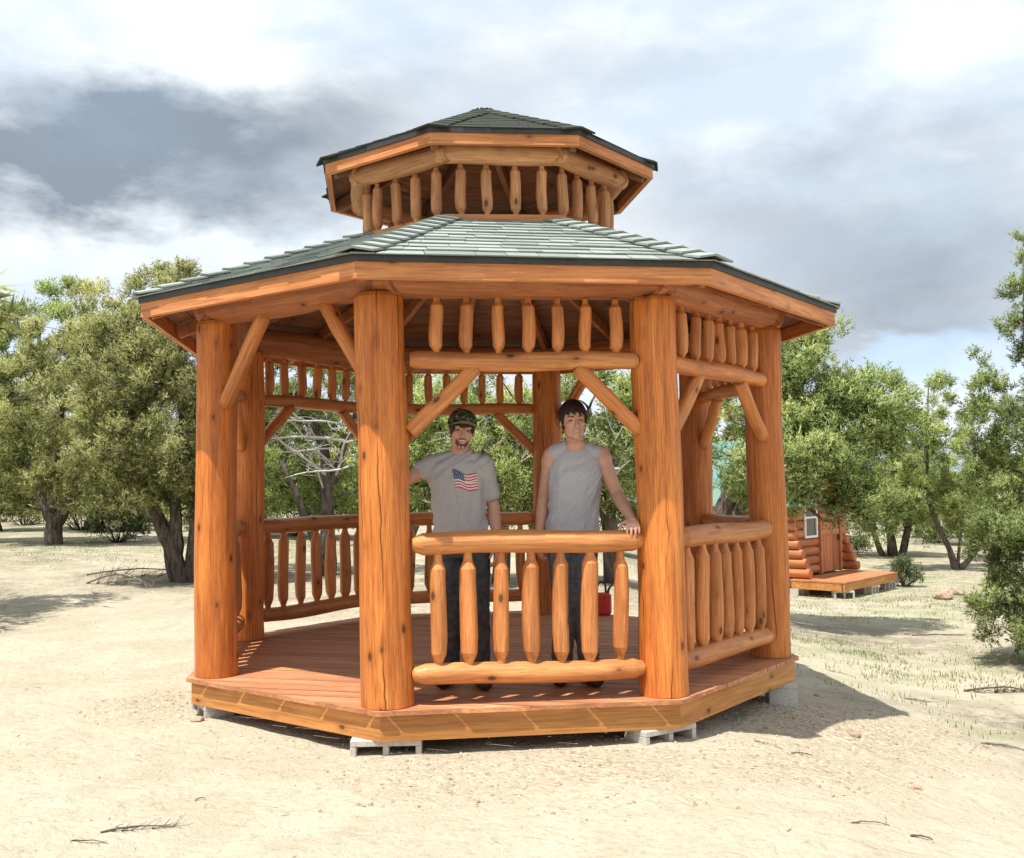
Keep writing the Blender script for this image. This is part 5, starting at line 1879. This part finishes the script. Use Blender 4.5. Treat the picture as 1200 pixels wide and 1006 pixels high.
tee = [(-0.326, 6.46, 0.845, 0.172, 0.128), (-0.327, 6.46, 0.95, 0.176, 0.128), (-0.336, 6.455, 1.06, 0.166, 0.120), (-0.347, 6.45, 1.18, 0.174, 0.122), (-0.354, 6.45, 1.29, 0.186, 0.126), (-0.352, 6.455, 1.385, 0.176, 0.104), (-0.345, 6.46, 1.432, 0.112, 0.078), (-0.341, 6.46, 1.446, 0.080, 0.068)]
SH = [('l', [(I4, *q) for q in tee])]
SH.append(('c', V1['neck'] + Vector((-0.03, 0.01, -0.035)), V1['r_sh'], 0.062, 0.070))
SH.append(('c', V1['neck'] + Vector((0.03, 0.01, -0.035)), V1['l_sh'], 0.062, 0.070))
SH.append(('c', V1['r_sh'], V1['r_sh'].lerp(V1['r_el'], 0.30), 0.070, 0.066))
SH.append(('c', V1['l_sh'], V1['l_sh'].lerp(V1['l_el'], 0.66), 0.072, 0.066))
shirt1 = link('t_shirt', remeshed('t_shirt', shift(SH, -rel1), 0.007, 3, folds(0.017, 3.0, (1.0, 1, 0.8))), M['tee'], man1)
cr_ = link('collar', None or remeshed('collar', shift([('c', V1['neck'] + Vector((0, 0.008, -0.024)), V1['neck'] + Vector((0.0, 0.008, -0.014)), 0.071, 0.066)], -rel1), 0.006, 2), M['tee'], shirt1)
# flag printed on the chest: follows the cloth
bvh = BVHTree.FromPolygons([v.co.copy() for v in shirt1.data.vertices], [tuple(p_.vertices) for p_ in shirt1.data.polygons])
TL, TR, BR, BL = Vector((-0.376, 0, 1.352)), Vector((-0.222, 0, 1.322)), Vector((-0.212, 0, 1.214)), Vector((-0.348, 0, 1.232))


def flag_pt(u, v, lift):
    a = TL.lerp(TR, u).lerp(BL.lerp(BR, u), v)
    a.z += 0.007 * math.sin(u * 7.5 + 0.4) - (0.008 * math.sin(u * 3.1) if v < .5 else 0)
    h = bvh.ray_cast(Vector((a.x, 5.5, a.z)) - rel1, Vector((0, 1, 0)))
    p_ = h[0] if h[0] is not None else Vector((a.x, 6.32, a.z)) - rel1
    return p_ - Vector((0, lift, 0))


def flag_piece(name, u0, u1, v0, v1, mat, lift, parent, nu=12, nv=1):
    vv, ff = [], []
    for layer in (0, 0.0012):
        for j in range(nv + 1):
            for i in range(nu + 1):
                vv.append(flag_pt(u0 + (u1 - u0) * i / nu, v0 + (v1 - v0) * j / nv, lift - layer))
    W = nu + 1
    o1 = W * (nv + 1)
    for j in range(nv):
        for i in range(nu):
            a = j * W + i
            ff.append((a, a + W, a + W + 1, a + 1))
            ff.append((o1 + a, o1 + a + 1, o1 + a + W + 1, o1 + a + W))
    return link(name, mesh_pd(name, vv, ff), mat, parent)


for i in range(13):
    flag_piece('printed_stripe', 0.46 if i < 7 else 0.0, 1.0, i / 13, (i + 1) / 13, M['print_red'] if i % 2 == 0 else M['print_white'], 0.0025, shirt1)
flag_piece('printed_canton', 0.0, 0.46, 0.0, 7 / 13, M['navy'], 0.0027, shirt1, 8, 5)
sv, sf = [], []
for r_ in range(5):
    for c_ in range(6):
        u, v = 0.04 + 0.46 * (c_ + 0.3 + 0.3 * (r_ % 2)) / 6.6, 7 / 13 * (r_ + 0.6) / 5.4
        if u > 0.45:
            continue
        q = flag_pt(u, v, 0.0040)
        b0 = len(sv)
        for k_ in range(10):
            rr = 0.0032 if k_ % 2 == 0 else 0.0014
            a = math.pi / 2 + k_ * math.pi / 5
            sv.append((q.x + rr * math.cos(a), q.y, q.z + rr * math.sin(a)))
        sf.append(tuple(b0 + k_ for k_ in range(10)))
tag(link('printed_stars', mesh_pd('printed_stars', sv, sf), M['print_white'], shirt1), kind='stuff')
# jeans, boots
JN = [('l', [(I4, -0.325, 6.46, 0.80, 0.150, 0.112), (I4, -0.325, 6.46, 0.90, 0.166, 0.120), (I4, -0.326, 6.46, 0.985, 0.155, 0.110)])]
for s in ('r', 'l'):
    JN += [('c', V1[s + '_hip'], V1[s + '_kn'], 0.096, 0.075), ('c', V1[s + '_kn'], V1[s + '_an'] + Vector((0, 0, 0.03)), 0.074, 0.068)]
link('jeans', remeshed('jeans', shift(JN, -rel1), 0.008, 3, folds(0.008, 5.0, (1, 1, 1.6))), M['jeans'], man1)
for s, yw in (('r', -0.25), ('l', 0.25)):
    link('boot', remeshed('boot', shift(shoe(V1[s + '_an'], yw), -rel1), 0.007, 2), M['boot'], man1)
# hair at the sides and the cap
hr1 = lambda a: (0.02 if abs(((a + math.pi) % (2 * math.pi)) - math.pi) < 0.75 else (-0.045 if abs(((a + math.pi) % (2 * math.pi)) - math.pi) < 1.35 else -0.085))
hair_shell('hair', V1['head'], cfg1['head_rot'], rel1, hr1, M['hair'], body1, (0.084, 0.106, 0.094), 0.008, 4, 0.030, 0.014)
capv, capf = [], []
NA, NE = 40, 10
Hc = lambda x, y, z: V1['head'] - rel1 + cfg1['head_rot'] @ Vector((x, y, z))
for lay in (0, 1):
    for j in range(NE + 1):
        t_ = math.pi / 2 * (1 - j / NE)
        for i in range(NA):
            a = 2 * math.pi * i / NA
            k = 1 - 0.03 * lay
            capv.append(Hc(0.094 * k * math.sin(a) * math.cos(t_), 0.014 - 0.113 * k * math.cos(a) * math.cos(t_), 0.044 + 0.012 * math.cos(a) * (1 - math.sin(t_)) + 0.098 * k * math.sin(t_) ** 0.85))
o1 = (NE + 1) * NA
for j in range(NE):
    for i in range(NA):
        i2 = (i + 1) % NA
        capf += [(j * NA + i, (j + 1) * NA + i, (j + 1) * NA + i2, j * NA + i2), (o1 + j * NA + i, o1 + j * NA + i2, o1 + (j + 1) * NA + i2, o1 + (j + 1) * NA + i)]
for i in range(NA):
    i2 = (i + 1) % NA
    capf.append((NE * NA + i, o1 + NE * NA + i, o1 + NE * NA + i2, NE * NA + i2))
cap_o = link('cap', mesh_pd('cap', capv, capf, True), M['camo'], man1)
bv, bf = [], []
NB = 14
for lay in (0, 1):
    for i in range(NB + 1):
        u = -1 + 2 * i / NB
        for j in range(6):
            v = j / 5
            a = u * 1.05
            ir = (0.092 * math.sin(a), 0.014 - 0.112 * math.cos(a))
            orr = (0.080 * u, 0.014 - 0.112 - 0.072 * math.sqrt(max(0, 1 - (u * 0.93) ** 2)))
            x = ir[0] + (orr[0] - ir[0]) * v
            y = ir[1] + (orr[1] - ir[1]) * v
            z = 0.052 + 0.012 * v - 0.020 * u * u - 0.004 * lay
            bv.append(Hc(x, y, z))
o1 = (NB + 1) * 6
for i in range(NB):
    for j in range(5):
        a = i * 6 + j
        bf += [(a, a + 6, a + 7, a + 1), (o1 + a, o1 + a + 1, o1 + a + 7, o1 + a + 6)]
    bf += [(i * 6 + 5, (i + 1) * 6 + 5, o1 + (i + 1) * 6 + 5, o1 + i * 6 + 5)]
link('bill', mesh_pd('bill', bv, bf, True), M['bill'], cap_o)

# ---- the man in the sleeveless shirt
J2 = dict(head=(0.388, 6.40, 1.648), neck=(0.400, 6.45, 1.505),
          r_sh=(0.250, 6.46, 1.435), r_el=(0.200, 6.54, 1.160), r_wr=(0.165, 6.49, 0.915),
          l_sh=(0.560, 6.45, 1.440), l_el=(0.660, 6.42, 1.180), l_wr=(0.712, 6.105, 1.036),
          r_hip=(0.300, 6.47, 0.93), r_kn=(0.318, 6.44, 0.51), r_an=(0.300, 6.50, 0.08),
          l_hip=(0.445, 6.47, 0.93), l_kn=(0.445, 6.43, 0.51), l_an=(0.470, 6.47, 0.08))
tor2 = [(0.372, 6.47, 0.88, 0.142, 0.102), (0.372, 6.47, 0.98, 0.146, 0.104), (0.380, 6.46, 1.09, 0.136, 0.096), (0.392, 6.455, 1.22, 0.150, 0.105), (0.400, 6.455, 1.33, 0.164, 0.110), (0.402, 6.46, 1.42, 0.155, 0.090), (0.402, 6.46, 1.48, 0.095, 0.064)]
cfg2 = dict(head_rot=(Matrix.Rotation(R_(-4), 3, 'Y') @ Matrix.Rotation(R_(8), 3, 'Z') @ Matrix.Rotation(R_(5), 3, 'X')), torso=tor2, wide=1.0,
            r_hand=((-0.05, -0.15, -1.0), (-0.9, -0.3, 0.1), 1.0, (0.35, 0.5, 0.4), -1), l_hand=((-0.05, -1.0, -0.32), (0.0, -0.3, 1.0), 1.0, (0.40, 0.72, 0.35), 1, 0.16))
man2, body2, V2, rel2 = build_person('bareheaded man in a grey sleeveless shirt resting a hand on the front railing', (0.38, 6.46, 0.0), J2, M['skin_b'], [('e', (0.400, 6.416, 1.492), (0.066, 0.040, 0.046))], cfg2)
on_face, strip = face_bits(man2, body2, V2['head'], cfg2['head_rot'], rel2)


def hr2(a):
    d_ = abs(((a + math.pi) % (2 * math.pi)) - math.pi)
    if d_ < 0.85:
        return 0.052 + 0.010 * math.sin(a * 13) + 0.006 * math.sin(a * 29 + 1)
    if d_ < 1.25:
        return 0.052 + (d_ - 0.85) / 0.4 * (-0.075)
    return -0.023 if d_ < 1.6 else -0.06


hair_shell('hair', V2['head'], cfg2['head_rot'], rel2, hr2, M['hair'], body2, (0.090, 0.110, 0.108), 0.014, 9, 0.030, 0.018)
tk = [(0.373, 6.47, 0.865, 0.172, 0.128), (0.374, 6.47, 0.98, 0.168, 0.126), (0.381, 6.46, 1.09, 0.160, 0.119), (0.393, 6.455, 1.22, 0.167, 0.124), (0.402, 6.455, 1.32, 0.176, 0.126), (0.404, 6.46, 1.40, 0.166, 0.104), (0.404, 6.462, 1.452, 0.138, 0.082), (0.403, 6.464, 1.482, 0.092, 0.068)]
SH = [('l', [(I4, *q) for q in tk]), ('c', V2['neck'] + Vector((-0.055, 0.014, -0.034)), V2['r_sh'] + Vector((0.032, 0.0, 0.010)), 0.056, 0.062), ('c', V2['neck'] + Vector((0.055, 0.014, -0.034)), V2['l_sh'] + Vector((-0.045, 0.0, 0.010)), 0.056, 0.062)]
shirt2 = link('sleeveless_shirt', remeshed('sleeveless_shirt', shift(SH, -rel2), 0.007, 3, folds(0.016, 8.0, (0.9, 1, 0.8))), M['tank'], man2)
PN = [('l', [(I4, 0.372, 6.47, 0.83, 0.142, 0.110), (I4, 0.372, 6.47, 0.93, 0.158, 0.117), (I4, 0.373, 6.47, 1.00, 0.148, 0.108)])]
for s in ('r', 'l'):
    PN += [('c', V2[s + '_hip'], V2[s + '_kn'], 0.094, 0.075), ('c', V2[s + '_kn'], V2[s + '_an'] + Vector((0, 0, 0.03)), 0.074, 0.068)]
link('trousers', remeshed('trousers', shift(PN, -rel2), 0.008, 3, folds(0.008, 2.0, (1, 1, 1.6))), M['pants'], man2)
for s, yw in (('r', -0.15), ('l', 0.25)):
    link('boot', remeshed('boot', shift(shoe(V2[s + '_an'], yw), -rel2), 0.007, 2), M['boot'], man2)

# =================================================================== SMALL THINGS
# red fuel can at the back edge of the deck
gc = thing('fuel_can', 'red plastic can with a dark handle at the back edge of the gazebo deck', 'fuel can', (0.845, 9.72, 0.0), R_(8))
link('body', box_mesh('body', 0.155, 0.11, 0.21, 0.022, (0, 0, 0.105)), M['red'], gc)
link('seam', box_mesh('seam', 0.012, 0.118, 0.19, 0.004, (0.01, 0, 0.105)), M['red'], gc)
hp = [(Vector((-0.055, 0, 0.20)), 0.012), (Vector((-0.055, 0, 0.27)), 0.012), (Vector((-0.03, 0, 0.31)), 0.012), (Vector((0.01, 0, 0.315)), 0.012), (Vector((0.03, 0, 0.28)), 0.012), (Vector((0.032, 0, 0.20)), 0.012)]
link('handle', tubes_mesh('handle', [hp], 10), M['black'], gc)
link('spout', tubes_mesh('spout', [[(Vector((0.045, 0, 0.20)), 0.016), (Vector((0.06, 0, 0.25)), 0.014), (Vector((0.10, 0, 0.29)), 0.010)]], 10), M['black'], gc)


def lying_branch(name, px, py, length, yaw, r, mat, label, seed, twigs=10, group=None, cat='branch', lift=0.01):
    rn = random.Random(seed)
    p0 = on_ground(px, py)
    root = None
    paths = []
    d = Vector((math.cos(yaw), math.sin(yaw), 0))
    s = Vector((-d.y, d.x, 0))

    def gp(q, up=0.0):
        w_ = p0 + q
        return Vector((q.x, q.y, ground_z(w_.x, w_.y) - p0.z + r * 0.6 + up))
    main = []
    for i in range(8):
        t_ = i / 7
        main.append((gp(d * (t_ - .5) * length + s * rn.uniform(-.05, .05) * length * 0.6, lift * math.sin(t_ * 3.1)), r * (1 - 0.6 * t_)))
    paths.append(main)
    for _ in range(twigs):
        j = rn.randint(1, 7)
        a = main[j][0]
        dd = d * rn.uniform(0.3, 1) + s * rn.uniform(-0.9, 0.9)
        ln = length * rn.uniform(0.12, 0.38)
        sub = []
        for i in range(4):
            t_ = i / 3
            q = gp(Vector((a.x, a.y, 0)) + dd * ln * t_, rn.uniform(0, lift * 2.0) * t_)
            sub.append((q, max(0.0012, main[j][1] * 0.5 * (1 - 0.6 * t_))))
        paths.append(sub)
    o = link(name, tubes_mesh(name, paths, 6), mat)
    o.location = p0
    return tag(o, label, cat, group)


lying_branch('fallen_branch', 160, 973, 0.30, R_(12), 0.006, M['dark_stick'], 'small feathery dead twig on the sand at the bottom left', 1, 24, lift=0.015)
lying_branch('fallen_branch', 105, 988, 0.17, R_(-6), 0.004, M['dark_stick'], 'thin bent twig below the feathery twig at the bottom left', 2, 3)
lying_branch('fallen_branch', 1178, 876, 0.36, R_(4), 0.015, M['stick'], 'pale grey stick with a dark knob at the right edge of the sand', 3, 2)
lying_branch('fallen_branch', 1075, 822, 0.30, R_(20), 0.010, M['stick'], 'crooked stick on the sand beside the shadow tip', 4, 4)
lying_branch('fallen_branch', 900, 874, 0.20, R_(-50), 0.005, M['stick'], 'short straight stick on the gravel right of the front block', 5, 1)
lying_branch('fallen_branch', 940, 885, 0.14, R_(15), 0.005, M['dark_stick'], 'small dark twig lying left of the brown stone', 6, 2)
lying_branch('fallen_branch', 1020, 966, 0.20, R_(14), 0.004, M['dark_stick'], 'thin twig on the sand at the bottom right', 7, 2)
lying_branch('fallen_branch', 1080, 983, 0.10, R_(0), 0.007, M['dark_stick'], 'stubby dark chip at the bottom right', 8, 1)
lying_branch('fallen_branch', 175, 676, 1.9, R_(8), 0.014, M['dark_stick'], 'grey brush lying in the shade of the leaning juniper', 9, 40, lift=0.12)
lying_branch('fallen_branch', 1170, 812, 0.75, R_(10), 0.014, M['dark_stick'], 'dark dead brush pile on the sand at the right', 10, 46, lift=0.05)
lying_branch('fallen_branch', 140, 686, 1.2, R_(-20), 0.02, M['stick'], 'pale brush beside the grey brush at left', 11, 18, lift=0.15)
lying_branch('fallen_branch', 235, 938, 0.05, R_(30), 0.004, M['dark_stick'], 'tiny dark wood chip on the sand below the front left block', 12, 0)
lying_branch('fallen_branch', 985, 790, 0.25, R_(-30), 0.006, M['stick'], 'thin stick on the sand just beyond the shadow', 13, 3)
lying_branch('fallen_branch', 1100, 745, 0.8, R_(6), 0.012, M['dark_stick'], 'thin dark stick in the grass between the cabin and the right juniper', 14, 6)


def stone(px, py, size, label, seed, mat=None):
    rn = random.Random(seed)
    bm = bmesh.new()
    bmesh.ops.create_icosphere(bm, subdivisions=2, radius=1)
    for v in bm.verts:
        k = 1 + 0.35 * noise.noise(v.co * 1.4 + Vector((seed * 3.3, 0, 0)))
        v.co = Vector((v.co.x * k * size, v.co.y * k * size * 0.75, v.co.z * k * size * 0.5))
    me = bpy.data.meshes.new('stone')
    bm.to_mesh(me)
    bm.free()
    o = link('stone', me, mat or M['rock'])
    o.location = on_ground(px, py) + UP * size * 0.18
    o.rotation_euler = (0, 0, rn.uniform(0, 6))
    return tag(o, label, 'stone')


stone(1003, 863, 0.045, 'brown stone on the sand below the shadow tip', 1)
stone(1075, 925, 0.030, 'small dark stone on the sand at the lower right', 2)
stone(957, 816, 0.035, 'dark lump of earth inside the gazebo shadow', 3)
stone(1155, 876, 0.030, 'dark knob of rock at the end of the pale stick', 4)
stone(232, 845, 0.045, 'stone beside the far left block', 5)
stone(1105, 702, 0.22, 'low reddish rock in the grass beyond the cabin deck', 6)
stone(1120, 697, 0.18, 'second reddish rock right of the low rock beyond the cabin deck', 7)
